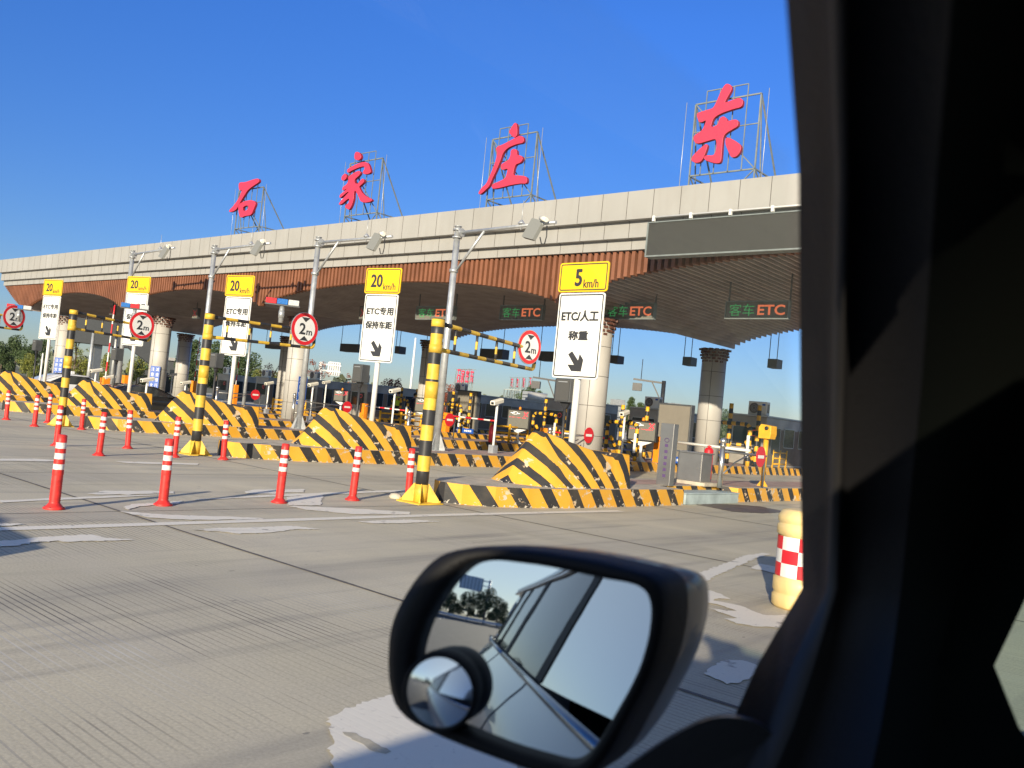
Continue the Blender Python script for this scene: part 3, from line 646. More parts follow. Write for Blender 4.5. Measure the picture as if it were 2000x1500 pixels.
for n, u, v, X, lab in ((1,1109,740,-9.45,'black loudspeaker under the left corner of the 5 km/h sign'), (2,707,712,-16.1,'black loudspeaker left of the post behind the second crash block'), (3,425,690,-22.8,'black loudspeaker left of the third lane sign, behind the third crash block'),
                        (4,230,680,-29.4,'black loudspeaker beside the fourth lane sign post'), (5,74,664,-36.2,'leftmost black loudspeaker, in front of the dark trees')):
    p = PX(u, v, X); loudspeaker((X, p.y, KZ), p.z, lab)

# ------------------------------------------------------------------ height limit gates
def gate(base, H, end, low, up, sr, swing, label, light=None):
    bx, by = base; t = thing('height_limit_gate', (bx, by, 0), label, 'height gate', 'yellow and black height limit gates')
    mb = MB(); k = 11; z0 = .24; pts = [(0,0,z0+(H-z0)*i/k) for i in range(k+1)]; mb.tube(pts, [.094]*6+[.092]*(k-5), 20, mis=[(i+1) % 2 for i in range(k)]); mb.build('pole', ['paleyellow','black'], t)
    mb = MB(); mb.tube([(0,0,1.52),(0,0,1.76)], .097, 20); mb.build('sleeve', 'paleyellow', t)
    mb = MB(); mb.box((-.24,-.24,0), (.24,.24,.02)); mb.lathe([(.10,.02),(.10,.27)], 20)
    for a in (45, 135, 225, 315):
        d = Vector((math.cos(rad(a)), math.sin(rad(a)), 0)); s_ = Vector((-d.y, d.x, 0))*.006
        mb.prism([(.09,.02),(.27,.02),(.27,.06),(.11,.28),(.09,.28)], -s_, d, (0,0,1), s_*2)
    for sx in (-1, 1):
        for sy in (-1, 1): mb.lathe([(.018,.02),(.018,.05)], 6, (sx*.2, sy*.2, 0))
    mb.build('base_flange', 'paleyellow', t)
    E = Vector((end[0]-bx, end[1]-by, 0)); d = E.normalized(); Ln = E.length; zl, zu = low-0, up-0; ze = end[2]
    A = Vector((0,0,zl)); B = Vector((E.x, E.y, ze)); A2 = Vector((0,0,zu)); B2 = Vector((E.x, E.y, ze+(zu-zl)*.9)); r = .034
    mb = MB(); c = .10
    def bands(a, b, st, m_=mb): m_.banded(a, b, r, .26, n=10, start=st)
    bands(A+d*.08, B-d*c, 0); bands(A2+d*.08, B2-d*c, 1)
    for (p, q, sgn) in ((B-d*c, B+Vector((0,0,c)), 1), (B2-d*c, B2-Vector((0,0,c)), -1)):
        cor = B if sgn > 0 else B2; pts = [p*(1-s_)**2+cor*2*s_*(1-s_)+q*s_**2 for s_ in (0,.25,.5,.75,1)]; mb.tube(pts, r, 10, mi=0)
    mb.banded(B+Vector((0,0,c)), B2-Vector((0,0,c)), r, .12, n=10, start=1)
    for q in (.16, .36, .56, .76):
        a = A+(B-A)*q; b = A2+(B2-A2)*q; mb.banded(a, b, .021, .12, n=8, start=int(q*10) % 2)
    mb.tube([(0,0,zl-.06),(0,0,zl+.06)], .0985, 18, mi=0); mb.tube([(0,0,zu-.06),(0,0,zu+.05)], .0985, 18, mi=0)
    mb.build('arm', ['paleyellow','black'], t)
    # round sign on the near side of the arm end, in the plane of the arm
    nrm = Vector((d.y, -d.x, 0)); nrm = nrm if nrm.x > 0 else -nrm
    nrm = Matrix.Rotation(swing, 3, 'Z') @ nrm; ax = Vector((-nrm.y, nrm.x, 0)); c0 = B2-d*.34+Vector((0,0,.02))+nrm*.05
    sg = MB(); N = 36; up_ = Vector((0,0,1)); cr = [(math.cos(2*math.pi*i/N), math.sin(2*math.pi*i/N)) for i in range(N)]
    sg.prism([(a*sr, b*sr) for a, b in cr], c0, ax, up_, nrm*.02, mi=1); s1 = sg.build('height_sign', ['signwhite','galv'], t)
    fc = c0+nrm*.02
    mb = MB(); mb.prism([(a*sr*.97, b*sr*.97) for a, b in cr], fc, ax, up_, nrm*.003); mb.build('red_ring', 'roadred', s1)
    mb = MB(); mb.prism([(a*sr*.76, b*sr*.76) for a, b in cr], fc, ax, up_, nrm*.006); mb.build('white_disc', 'signwhite', s1)
    for sg_ in (1, -1): mb = MB(); mb.prism([(-.32*sr,.70*sr*sg_),(.32*sr,.70*sr*sg_),(0,.42*sr*sg_)], fc, ax, up_, nrm*.009); mb.build('triangle_mark', 'ink', s1)
    text('lettering', '2', sr*.46, sr*.68, 'ink', s1, fc+nrm*.008-ax*sr*.18, ax, up_, bold=.02); text('lettering', 'm', sr*.42, sr*.28, 'ink', s1, fc+nrm*.008+ax*sr*.34-up_*sr*.2, ax, up_, bold=.012)
    return t, A2+(B2-A2)
GB = [PZ(820,982), PZ(380,888), PZ(118,832)]
e1 = PX(1042,722,-9.85); e2 = PX(612,680,-16.0); e3 = PX(292,666,-23.3); e4 = PX(42,645,-29.9)
gate((GB[0].x, GB[0].y), 2.68, e1, 2.24, 2.62, .30, rad(-14), 'nearest yellow and black height gate, rising in front of the nearest crash block')
gate((GB[1].x, GB[1].y), 2.80, e2, 2.34, 2.74, .36, rad(0), 'second yellow and black height gate with a red and blue light bar on its arm')
gate((GB[2].x, GB[2].y), 2.92, e3, 2.47, 2.88, .37, rad(-6), 'third yellow and black height gate, in front of the fourth crash block')
gate((-29.6, 9.6), 2.95, e4, 2.52, 2.92, .37, 0, 'height gate at the left edge, only its arm end and round 2m sign in view')
def light_bar(u, v, X, yaw, cols, label):
    p = PX(u, v, X); t = thing('warning_light_bar', (p.x, p.y, p.z-.42), label, 'warning light', 'light bars on the height gates', rz=yaw)
    mb = MB(); mb.tube([(0,0,0),(0,0,.38)], .05, 12); mb.lathe([(.06,.10),(.06,.26)], 14); mb.build('stem', 'galv', t)
    mb = MB(); mb.box((-.36,-.075,.36), (.36,.075,.385)); mb.build('base_tray', 'darkgrey', t)
    for k, c in enumerate(cols):
        mb = MB(); mb.box((-.345+k*.232,-.07,.386), (-.345+k*.232+.222,.07,.505)); mb.build('lens', c, t, bevel=.012)
M['lensred'] = mat('red_light_lens', (.62, .03, .04), .25, noise=.3, nscale=30); M['lensblue'] = mat('blue_light_lens', (.03, .16, .48), .25, noise=.3, nscale=30); M['lensclear'] = mat('clear_light_lens', (.55, .56, .55), .3, noise=.3, nscale=30)
light_bar(552, 592, -15.95, rad(55), ('lensred','lensblue','lensclear'), 'red and blue light bar on the arm of the second height gate')
light_bar(264, 600, -23.2, rad(60), ('lensblue','lensred','lensclear'), 'blue and red light bar on the arm of the third height gate')
light_bar(38, 601, -29.8, rad(60), ('lensred','lensblue','lensclear'), 'light bar on the gate arm at the left edge')

# ------------------------------------------------------------------ grey camera poles with arms
def camera_pole(n, u, v, ue, ve, label, Y=15.8):
    X = IX[n]; H = PX(u, v, X); Y = H.y if abs(H.y-Y) < 1.6 else Y; z = PX(u, v, X).z-KZ; e = PY(ue, ve, Y)
    t = thing('camera_pole', (X, Y, KZ), label, 'camera pole', 'grey camera poles on the islands')
    mb = MB(); mb.tube([(0,0,0),(0,0,z)], [.10,.078], 18); mb.lathe([(.10,z),(.10,z+.015)], 18); mb.build('pole', 'galv', t)
    mb = MB(); mb.box((-.22,-.22,0), (.22,.22,.02))
    for a in (0, 90, 180, 270):
        d = Vector((math.cos(rad(a+20)), math.sin(rad(a+20)), 0)); s_ = Vector((-d.y, d.x, 0))*.006
        mb.prism([(.08,.02),(.26,.02),(.26,.06),(.10,.42),(.08,.42)], -s_, d, (0,0,1), s_*2)
    mb.build('base_flange', 'galv', t)
    ez = e.z-KZ; ex = e.x-X; za = z-.16
    mb = MB(); mb.tube([(.08,0,za),(ex,0,ez)], .042, 12)
    for x in (.12, .16): mb.tube([(x,0,za),(x+.012,0,za)], .11, 16)
    mb.lathe([(.13, z-.30),(.13, z-.26)], 12); mb.lathe([(.13, z-.10),(.13, z-.07)], 12); mb.build('arm', 'galv', t)
    q = lambda s_: Vector((.08+(ex-.08)*s_, 0, za+(ez-za)*s_))
    mb = MB(); mb.tube([(.08,0,za-.98), q(.28)], .034, 10); mb.lathe([(.115, za-1.02),(.115, za-.94)], 12); mb.build('brace', 'galv', t)
    c = q(.80); mb = MB(); mb.prism(rrect(.40,.52,.03), c+Vector((0,-.10,-.12)), (.96,-.1,-.26), (.22,.34,.92), (.02,.08,-.03)); an = mb.build('antenna_panel', 'speaker2', t)
    mb = MB(); mb.tube([c+Vector((.20,-.02,-.32)), c+Vector((.26,-.02,-.48)), c+Vector((.34,-.0,-.48)), c+Vector((.38,0,-.30)), c+Vector((.36,0,-.05))], .014, 6); mb.build('cable', 'black', an)
    c = q(.92); mb = MB(); mb.tube([c+Vector((-.12,-.12,.10)), c+Vector((.12,-.2,.02))], .055, 10); mb.box(tuple(c+Vector((-.2,-.05,.05))), tuple(c+Vector((-.08,.05,.16)))); mb.tube([c+Vector((.02,.0,.0)), c+Vector((.02,-.12,.06))], .02, 6); mb.build('camera', 'acwhite', t)
    c = q(.66); mb = MB(); mb.tube([c, c+Vector((0,0,.62))], .008, 6); mb.lathe([(.09,0),(.09,.012),(.02,.10)], 8, c+Vector((0,0,.05))); mb.tube([c-Vector((0,0,.1)), c+Vector((0,0,.06))], .018, 6); mb.build('lightning_rod', 'galv', t)
M['speaker2'] = mat('grey_antenna_plastic', (.22, .225, .21), .5)
camera_pole(2, 895, 443, 1086, 434, 'grey camera pole left of the 5 km/h sign, nearest of the camera poles')
camera_pole(3, 623, 464, 766, 462, 'grey camera pole passing behind the second round 2m sign', 16.1)
camera_pole(4, 420, 480, 528, 475, 'grey camera pole behind the second height gate pole', 16.2)
camera_pole(5, 260, 490, 341, 484, 'grey camera pole at the left, behind the fourth lane sign', 16.2)

# ------------------------------------------------------------------ red and white flexible posts
def flexi():
    t = thing('flexible_post', (0,0,0), '', 'bollard', 'red flexible posts with white bands')
    R0, R1 = .062, .042; zs = [(0.0,.105),(.012,.105),(.03,.078),(.06,.064)]
    prof = [(.10,0),(.105,.012),(.078,.03),(.058,.055),(.054,.06)]; mis = [0]*4; z = .06
    while z < .33: prof += [(.050, z+.012),(.054, z+.024)]; mis += [0,0]; z += .024
    for za, m_ in ((.40,0),(.455,1),(.505,0),(.565,1),(.612,0),(.672,1),(.745,0)): prof.append((.053-(za-.33)*.012, za)); mis.append(m_)
    prof.append((.030,.752)); mis.append(0)
    mb = MB(); mb.lathe(prof, 20, mis=mis); mb.build('post', ['delred','delwhite'], t)
    mb = MB()
    for a in range(0, 360, 90): mb.lathe([(.012,.014),(.012,.026)], 6, (math.cos(rad(a+45))*.085, math.sin(rad(a+45))*.085, 0))
    mb.build('bolt', 'black', t)
    return t
FP = [((105,997),'nearest red flexible post, leftmost in the front row'), ((318,990),'red flexible post second from the left in the front row'), ((545,985),'red flexible post in the middle of the front row'), ((688,980),'red flexible post fourth in the front row, left of the nearest height gate'),
      ((797,977),'red flexible post right beside the nearest height gate pole'), ((110,874),'red flexible post behind the leftmost front one, tallest of the back row'), ((193,893),'red flexible post just right of the third height gate pole'), ((249,879),'slim red flexible post in front of the fourth crash block'),
      ((340,896),'red flexible post just left of the second gate pole, overlapped by a front post'), ((436,901),'red flexible post right of the second height gate pole'), ((12,823),'red flexible post at the left edge'), ((67,836),'red flexible post second from the left edge, at the back'),
      ((93,829),'farthest red flexible post, left of the third height gate'), ((159,842),'red flexible post in the back row, right of the third height gate pole')]
fl = None
for k, ((u, v), lab) in enumerate(FP):
    p = PZ(u, v-3, 0)
    if fl is None: fl = flexi(); fl.location = p; fl['label'] = lab
    else: o = dup(fl, p, lab, rz=k*1.3); o.rotation_euler = (random.uniform(-.025,.025), random.uniform(-.025,.025), k*1.3)
p = PZ(772, 974); mb = MB(); mb.lathe([(.09,0),(.10,.03),(.07,.07),(.02,.085)], 7); o = mb.build('stone', 'kerbtop', bevel=.01); o.location = p; o.scale = (1.3,.8,1); tag(o, 'small broken stone lying beside the nearest height gate base', 'stone')

# ------------------------------------------------------------------ crash barrel at the right
_p = PZ(1562, 1188); t = thing('crash_barrel', (_p.x, _p.y, 0), 'pale yellow barrel with red and white checks beside the car pillar', 'traffic barrel')
prof = [(.27,0),(.30,.03),(.30,.13),(.285,.15),(.285,.17),(.30,.19),(.30,.32),(.28,.335),(.28,.79),(.30,.80),(.30,.90),(.285,.915),(.285,.925),(.30,.94),(.298,1.0),(.26,1.06),(.20,1.075)]
mb = MB(); mb.lathe(prof, 36); mb.build('drum', 'barrel', t)
mb = MB(); N = 36
rings = [mb.add([(.286*math.cos(2*math.pi*j/N), .286*math.sin(2*math.pi*j/N), z) for j in range(N)]) for z in (.345, .49, .635, .78)]
for k in range(3):
    for j in range(N): mb.face((rings[k][j], rings[k][(j+1)%N], rings[k+1][(j+1)%N], rings[k+1][j]), (k+j//4) % 2, sm=True)
mb.build('reflective_checks', ['signwhite','roadred'], t); t.scale = (.80,.80,.775)
# ------------------------------------------------------------------ signs hanging under the canopy
def hang_sign(u0, v0, u1, v1, label, Y=22.0):
    a, b = PY(u0, v0, Y), PY(u1, v1, Y); w, h = b.x-a.x, .50; z1 = a.z; zt = max(lip(a.x), lip(b.x))
    t = thing('overhead_lane_sign', (a.x, Y, z1), label, 'overhead sign', 'green and orange LED signs under the canopy')
    mb = MB(); mb.box((.03,0,-h+.03), (w-.03,.12,-.03)); mb.build('screen', 'screen', t)
    mb = MB(); mb.box((0,-.02,-.028), (w,.13,0)); mb.box((0,-.02,-h), (w,.13,-h+.028)); mb.box((0,-.02,-h+.03), (.028,.13,-.03)); mb.box((w-.028,-.02,-h+.03), (w,.13,-.03)); mb.build('frame', 'frame', t)
    for x in (.06, w-.02): mb = MB(); mb.bar((x,.07,-.4 if x > 1 else 0), (x,.07,zt+.25-z1), .035); mb.build('hanger', 'darkgrey2', t)
    text('lettering', '客车', w*.40, h*.66, 'ledgreen', t, (w*.27,-.004,-h/2), bold=-.004); text('lettering', 'ETC', w*.42, h*.56, 'ledorange', t, (w*.73,-.004,-h/2), bold=.02)
M['darkgrey2'] = mat('grey_hanger_tube', (.16, .165, .165), .5, .3)
hang_sign(814, 598, 889, 596, 'hanging LED sign 客车ETC farthest left, partly behind the nearest camera pole')
hang_sign(978, 596, 1062, 592, 'hanging LED sign 客车ETC between the camera pole and the 5 km/h sign')
hang_sign(1183, 592, 1280, 588, 'hanging LED sign 客车ETC partly hidden behind the 5 km/h sign')
hang_sign(1418, 588, 1543, 584, 'hanging LED sign 客车ETC nearest the car, on the right below the LED board')
def lane_light(u, v, Y, label):
    a = PY(u, v, Y); t = thing('lane_signal', a, label, 'lane signal', 'small red cross signals under the canopy')
    mb = MB(); mb.box((-.26,0,-.26), (.26,.14,.26)); mb.build('housing', 'darkgrey', t)
    mb = MB(); mb.prism([(-.23,-.23),(.23,-.23),(.23,.23),(-.23,.23)], (0,0,0), (1,0,0), (0,0,1), (0,-.012,0)); s_ = mb.build('screen', 'screen', t)
    mb = MB(); mb.bar((-.15,-.016,-.15), (.15,-.016,.15), .02, .02); mb.build('red_cross', 'ledred2', s_); mb = MB(); mb.bar((-.15,-.021,.15), (.15,-.021,-.15), .02, .02); mb.build('red_cross', 'ledred2', s_)
    mb = MB(); mb.bar((0,.07,.26), (0,.07,6.1-a.z), .035); mb.build('hanger', 'darkgrey2', t)
M['ledred2'] = mat('dim_red_led', (.35, .05, .05), .5, emit=(.9, .1, .1), es=.15)
for u, v, lab in ((710,611,'square red cross signal left of the first hanging LED sign'), (381,612,'square red cross signal between the third and second lane signs'), (218,606,'square red cross signal at the far left under the canopy')): lane_light(u, v, 22, lab)
for k, (u0, v0, u1, v1) in enumerate(((1191,694,1207,709),(1332,697,1350,713),(1498,701,1518,718),(936,682,982,699),(1051,687,1098,704),(517,668,548,680),(663,672,700,686),(770,676,780,690),(829,679,838,693))):
    Y = 30.9; a, b = PY(u0, v1, Y), PY(u1, v0, Y)
    lab = ['black box hanging from the rear canopy edge just right of the 5 km/h sign', 'black hanging box left of the dark round column', 'black hanging box nearest the car pillar', 'wide black hanging board seen through the nearest gate arm', 'long black hanging board between the nearest 2m sign and the 5 km/h sign',
           'black hanging board behind the second gate arm', 'black hanging board left of the second lane sign', 'small black hanging box right of the second lane sign', 'small black hanging box at the nearest gate pole'][k]
    t = thing('hanging_box', (a.x, Y, a.z), lab, 'hanging sign box', 'black boxes hanging at the rear edge of the canopy'); w, h = b.x-a.x, b.z-a.z
    mb = MB(); mb.box((0,0,0), (w,.5,h)); mb.build('box', 'darkgrey', t, bevel=.01)
    for x in (.03, w-.03): mb = MB(); mb.bar((x,.05,h), (x,.05,6.2-a.z), .022); mb.build('hanger', 'black', t)
# ------------------------------------------------------------------ toll booths and what stands round them
def booth(n, u, v, label, L_=4.8, ac=True):
    X = IX[n]; p = PX(u, v, X); zt = min(max(p.z, 2.3), 2.85)-KZ; w = .80
    t = thing('toll_booth', (X, p.y, KZ), label, 'toll booth', 'steel toll booths under the canopy')
    mb = MB(); mb.box((-w,0,.02), (w,L_,zt)); mb.build('shell', 'booth', t, bevel=.03)
    mb = MB(); mb.box((-w-.03,-.03,zt+.002), (w+.03,L_+.03,zt+.06)); mb.build('roof', 'steel', t)
    mb = MB(); mb.box((w+.002,.06,.10), (w+.012,L_-.1,zt-.45)); mb.build('side_shade_panel', 'boothdark', t)  # added dark sheet: the shade of this side put into colour
    def win(x0, x1, z0, z1, side):
        mb = MB(); f = MB()
        if side == 0:
            mb.prism(rrect(x1-x0, z1-z0, .06), ((x0+x1)/2,-.006,(z0+z1)/2), (1,0,0), (0,0,1), (0,.02,0)); ring(f, x1-x0+.06, z1-z0+.06, .08, .03, ((x0+x1)/2,-.002,(z0+z1)/2), (1,0,0), (0,0,1), (0,-.02,0))
        else:
            mb.prism(rrect(x1-x0, z1-z0, .06), (w+.014,(x0+x1)/2,(z0+z1)/2), (0,1,0), (0,0,1), (.008,0,0)); ring(f, x1-x0+.06, z1-z0+.06, .08, .03, (w+.013,(x0+x1)/2,(z0+z1)/2), (0,1,0), (0,0,1), (.02,0,0))
        g_ = mb.build('window', 'glass', t); f.build('window_frame', 'steel', g_)
    win(-.62, .62, .75, 1.55, 0); win(.5, 1.3, .55, 1.6, 1); win(1.7, 2.7, .85, 1.6, 1); win(3.2, 4.0, .85, 1.6, 1)
    mb = MB(); N = 24; cr = [(math.cos(2*math.pi*i/N)*.13, math.sin(2*math.pi*i/N)*.13) for i in range(N)]
    cr2 = [(a*.75, b*.75) for a, b in cr]; i1 = mb.add([(.3+a,-.03,1.32+b) for a, b in cr]); i2 = mb.add([(.3+a,-.03,1.32+b) for a, b in cr2])
    for k in range(N): mb.face((i1[k], i1[(k+1)%N], i2[(k+1)%N], i2[k]))
    mb.build('red_ring_notice', 'ledred2', t)
    if ac:
        a_ = thing('air_conditioner', (X-.05+(.3 if n < 5 else 0), p.y+.35, zt+KZ+.07), label.replace(label.split(' booth')[0], 'cream air conditioner on the roof of the '+label.split(' booth')[0].replace('steel toll',  'toll')) if False else AC[n], 'air conditioner', 'cream air conditioners on the booth roofs')
        mb = MB(); mb.box((-.40,-.15,0), (.40,.15,.54)); mb.build('casing', 'acwhite', a_, bevel=.02)
        mb = MB(); mb.lathe([(.21,0),(.21,.012),(.16,.016)], 24); o = mb.build('fan_grille', 'boothdark', a_); o.rotation_euler = (rad(90),0,0); o.location = (-.14,-.152,.27)
        for q in (.07, .13): r2 = MB(); r2.tube([(q*math.cos(2*math.pi*j/16), q*math.sin(2*math.pi*j/16), .02) for j in range(17)], .006, 5); o2 = r2.build('grille_ring', 'galv', o)
        mb = MB(); mb.box((.20,-.158,.38), (.33,-.152,.46)); mb.build('badge', 'blue', a_)
        mb = MB(); mb.box((-.33,-.05,-.05), (-.27,.12,0)); mb.box((.27,-.05,-.05), (.33,.12,0)); mb.build('foot', 'black', a_)
        mb = MB(); mb.box((.402,-.1,.1), (.412,.1,.45)); mb.build('side_grille', 'acgrille', a_)
AC = {2: 'cream air conditioner on the booth roof nearest the car pillar', 3: 'cream air conditioner with blue badge above the taupe board, left of the dark column', 4: 'cream air conditioner just left of the post of the 5 km/h sign', 5: 'air conditioner on the long dark booth behind the nearest height gate',
      6: 'air conditioner right of the second lane sign post top, on the sixth booth', 7: 'air conditioner between the lit column and the second lane sign'}
for n, u, v, lab, L_ in ((2,1462,817,'steel toll booth nearest the car pillar, with a hedge behind it',4.8),(3,1258,803,'steel toll booth behind the LED screen left of the taupe board',4.8),(4,1088,780,'steel toll booth left of the 5 km/h sign post',4.8),
                         (5,893,768,'long dark toll booth behind the nearest grey camera pole',9),(6,702,750,'steel toll booth behind the second lane sign post',5.5),(7,607,742,'steel toll booth just right of the lit column',6.5)): booth(n, u, v, lab, L_)
IX2 = IX + [-56.1, -62.8]; IX = IX2
AC[8] = 'air conditioner left of the lit column, above the no entry sign'; AC[9] = 'leftmost air conditioner, beside the second gate pole'
booth(8, 512, 740, 'steel toll booth left of the lit round column', 6); booth(9, 436, 736, 'steel toll booth behind the third crash block, farthest left', 6)

def guard(n, Y, zt, label):
    X = IX[n]; t = thing('pipe_guard', (X, Y, KZ), label, 'pipe guard', 'yellow and black pipe guards before the booths'); r = .083; b = .20
    h = 1.62
    def hoop(x0, x1, y, z):
        mb = MB(); P = [(x0,y,0),(x0,y,z-.22)]; P += [(x0+.22*(1-math.cos(rad(a))), y, z-.22+.22*math.sin(rad(a))) for a in (30,60,90)]
        P += [(x1-.22*(1-math.cos(rad(a))), y, z-.22+.22*math.sin(rad(a))) for a in (90,60,30)]; P += [(x1,y,z-.22),(x1,y,0)]
        Q = [Vector(P[0])]
        for k in range(1, len(P)):
            a, c = Vector(P[k-1]), Vector(P[k]); m_ = max(1, round((c-a).length/b)); Q += [a+(c-a)*(i/m_) for i in range(1, m_+1)]
        mb.tube(Q, r, 12, mis=[(i) % 2 for i in range(len(Q)-1)]); return mb
    hoop(-.78, .78, 0, h).build('hoop', ['black','yellow'], t)
    mb = MB(); mb.banded((-.22,.25,0), (-.22,.25,zt), r, b, n=12, start=1); mb.build('tall_post', ['yellow','black'], t)
    mb = MB(); mb.banded((.74,.75,0), (.74,.75,zt+.02), r, b, n=12, start=1); mb.build('tall_post', ['yellow','black'], t)
    for x in (-.62, .62): mb = MB(); mb.banded((x,.08,.95), (x,1.0,.02), r*.9, b, n=12, start=0); mb.build('brace', ['yellow','black'], t)
    mb = MB(); mb.banded((-.30,.25,.80), (.74,.75,.80), r*.8, b, n=12); mb.build('cross_pipe', ['yellow','black'], t)
    mb = MB(); mb.box((.72,-.11,.35), (.84,-.09,1.2)); mb.build('white_plate', 'white', t); return t
for n, u, sc_, lab in ((2,1427,1,'yellow and black pipe guard before the booth nearest the car pillar'),(2,1213,.74,'yellow and black pipe guard left of the LED screen by the taupe board'),(3,1060,.78,'yellow and black pipe guard behind the tilted LED screen'),(4,876,.80,'yellow and black pipe guard behind the nearest camera pole'),(5,774,.82,'yellow and black pipe guard behind the nearest height gate pole')):
    Y = PX(u, 860, IX[n]).y; guard(n, Y, 2.40, lab).scale = (sc_, sc_, sc_)

def led_stand(X, u, vt, vb, label, cross=True, w=1.05):
    p = PX(u, vt, X); q = PX(u, vb, X); zb = q.z-KZ; zt = p.z-KZ; h = zt-zb
    t = thing('led_screen', (X, p.y, KZ), label, 'LED screen', 'LED toll screens on white posts', rz=rad(6))
    mb = MB(); mb.tube([(0,.06,0),(0,.06,zb)], .05, 12); mb.prism([(-.22,0),(.22,0),(.05,.16),(-.05,.16)], (0,.05,0), (1,0,0), (0,0,1), (0,.02,0)); mb.prism([(-.4,0),(.4,0),(.06,-.14),(-.06,-.14)], (0,.03,zb), (1,0,0), (0,0,1), (0,.06,0)); mb.build('post', 'white', t)
    mb = MB(); mb.box((-w/2,0,zb+.002), (w/2,.14,zt)); cs = mb.build('casing', 'rubber', t, bevel=.01)
    mb = MB(); mb.box((-w/2+.05,-.006,zb+.05), (w/2-.05,-.001,zt-.05)); sc = mb.build('screen', 'screen', t)
    if cross:
        mb = MB(); cx, cz, k = w*.33, zt-h*.22, .085
        mb.bar((cx-k,-.012,cz-k), (cx+k,-.012,cz+k), .012, .035); mb.build('red_cross', 'ledred', sc); mb = MB(); mb.bar((cx-k,-.020,cz+k), (cx+k,-.020,cz-k), .012, .035); mb.build('red_cross', 'ledred', sc)
    mb = MB(); mb.tube([(-w*.16+.13*math.cos(rad(a)), -.01, zt-h*.19+.055*math.sin(rad(a))) for a in range(-170, 150, 20)], .009, 5); mb.box((-w*.36,-.012,zt-h*.19-.012), (-w*.16,-.008,zt-h*.19+.012)); mb.box((-w*.08,-.012,zt-h*.21-.012), (.06,-.008,zt-h*.21+.012)); mb.build('logo', 'ledwhite', sc)
    r_ = random.Random(int(u)); mb = MB(); x = -w*.40
    while x < w*.34: ww = r_.uniform(.02,.05); mb.box((x,-.012,zt-h*.42+r_.uniform(-.015,.01)), (x+ww,-.008,zt-h*.42+.018)); x += ww+r_.uniform(.012,.045)
    mb.build('red_text_row', 'ledred', sc)
    mb = MB(); mb.lathe([(.05,0),(.05,.05),(.035,.10),(.0,.12)], 10, (.0,.07,zt)); mb.build('lamp', 'orange', t)
led_stand(-15.2, 1255, 822, 862, 'LED screen with red cross, left of the orange cabinet near the taupe board')
led_stand(-22.0, 1014, 800, 838, 'tilted LED screen with red cross just left of the nearest crash block top')
led_stand(-28.5, 829, 777, 806, 'LED screen hidden in part by the nearest height gate pole')
led_stand(-35.2, 667, 762, 785, 'LED screen behind the round no entry sign of the second crash block')

def boom_box(X, u, vt, label, boom=None, stripe_=True):
    p = PX(u, vt, X); h = min(p.z-KZ, 1.25); t = thing('barrier_cabinet', (X, p.y, KZ), label, 'barrier cabinet', 'orange barrier cabinets with booms')
    mb = MB(); mb.box((-.17,-.14,0), (.17,.14,h)); mb.build('cabinet', 'orange', t, bevel=.015)
    mb = MB(); mb.box((-.05,-.145,h-.16), (.05,-.141,h-.14)); mb.box((.10,-.145,h*.3), (.14,-.141,h*.3+.05)); mb.build('lock', 'black', t)
    if boom == 'across':
        mb = MB(); L_ = 3.0
        if stripe_: mb.banded((.18,-.05,h-.12), (.18+L_,-.05,h-.14), .035, .38, mis=(0,1), n=8, start=0)
        else: mb.tube([(.18,-.05,h-.12),(.7,-.05,h-.12),(.701,-.05,h-.12),(.18+L_,-.05,h-.14)], [.02,.02,.045,.045], 8, mis=[0,0,0])
        mb.build('boom', ['white','roadred'], t)
    if boom == 'up':
        mb = MB(); mb.banded((.1,-.05,h-.12), (.2,-.05,h+3.0), .03, .38, mis=(0,1), n=8); mb.build('boom', ['white','roadred'], t)
boom_box(-15.05, 1291, 853, 'orange barrier cabinet right of the LED screen, with a plain white boom', 'across', False)
boom_box(-22.0, 1066, 836, 'orange barrier cabinet behind the nearest crash block peak', 'across')
boom_box(-28.6, 872, 806, 'orange barrier cabinet right beside the nearest camera pole base', 'across')
boom_box(-35.4, 712, 788, 'orange barrier cabinet left of the second lane sign post', 'across')
boom_box(-48.9, 461, 744, 'narrow orange cabinet left of the third lane sign post top', 'up')
boom_box(-55.6, 380, 740, 'orange cabinet left of the second height gate pole', 'up')
boom_box(-49.2, 246, 733, 'leftmost orange cabinet, beside the fourth lane sign post', None)
boom_box(-36.1, 206, 738, 'orange cabinet with raised boom behind the fourth crash block', 'up')

def board(X, u0, u1, vt, label):
    a, b = PX(u0, vt, X), PX(u1, vt, X); zt = 2.35-KZ; t = thing('notice_board', (X, a.y, KZ), label, 'board', 'tall taupe boards on the islands')
    w = max(1.2, min(b.y-a.y, 2.4)); W2 = 1.35
    mb = MB(); mb.box((-W2/2,0,.0), (W2/2,.25,zt)); mb.build('casing', 'darkgrey', t, bevel=.015)
    mb = MB(); mb.box((-W2/2+.05,-.008,.05), (W2/2-.05,-.002,zt-.06)); mb.build('face', 'brownpanel', t)
board(-15.95, 1318, 1350, 797, 'tall taupe board on the second island, left of the dark round column')
board(-29.3, 914, 940, 763, 'tall taupe board in front of the long dark booth')
def low_sign(X, u0, u1, v, label):
    a, b = PX((u0+u1)/2, v, X), None; t = thing('kerb_side_sign', (X, a.y-.4, KZ), label, 'sign', 'low blue signs on the islands')
    mb = MB(); mb.box((-.65,0,.02), (.65,.06,.24)); mb.build('plate', 'blue', t)
    mb = MB()
    for x in (-.45,-.28,.1,.22,.34,.46): mb.box((x,-.006,.09), (x+.09,-.002,.17))
    mb.build('white_marks', 'signwhite', t)
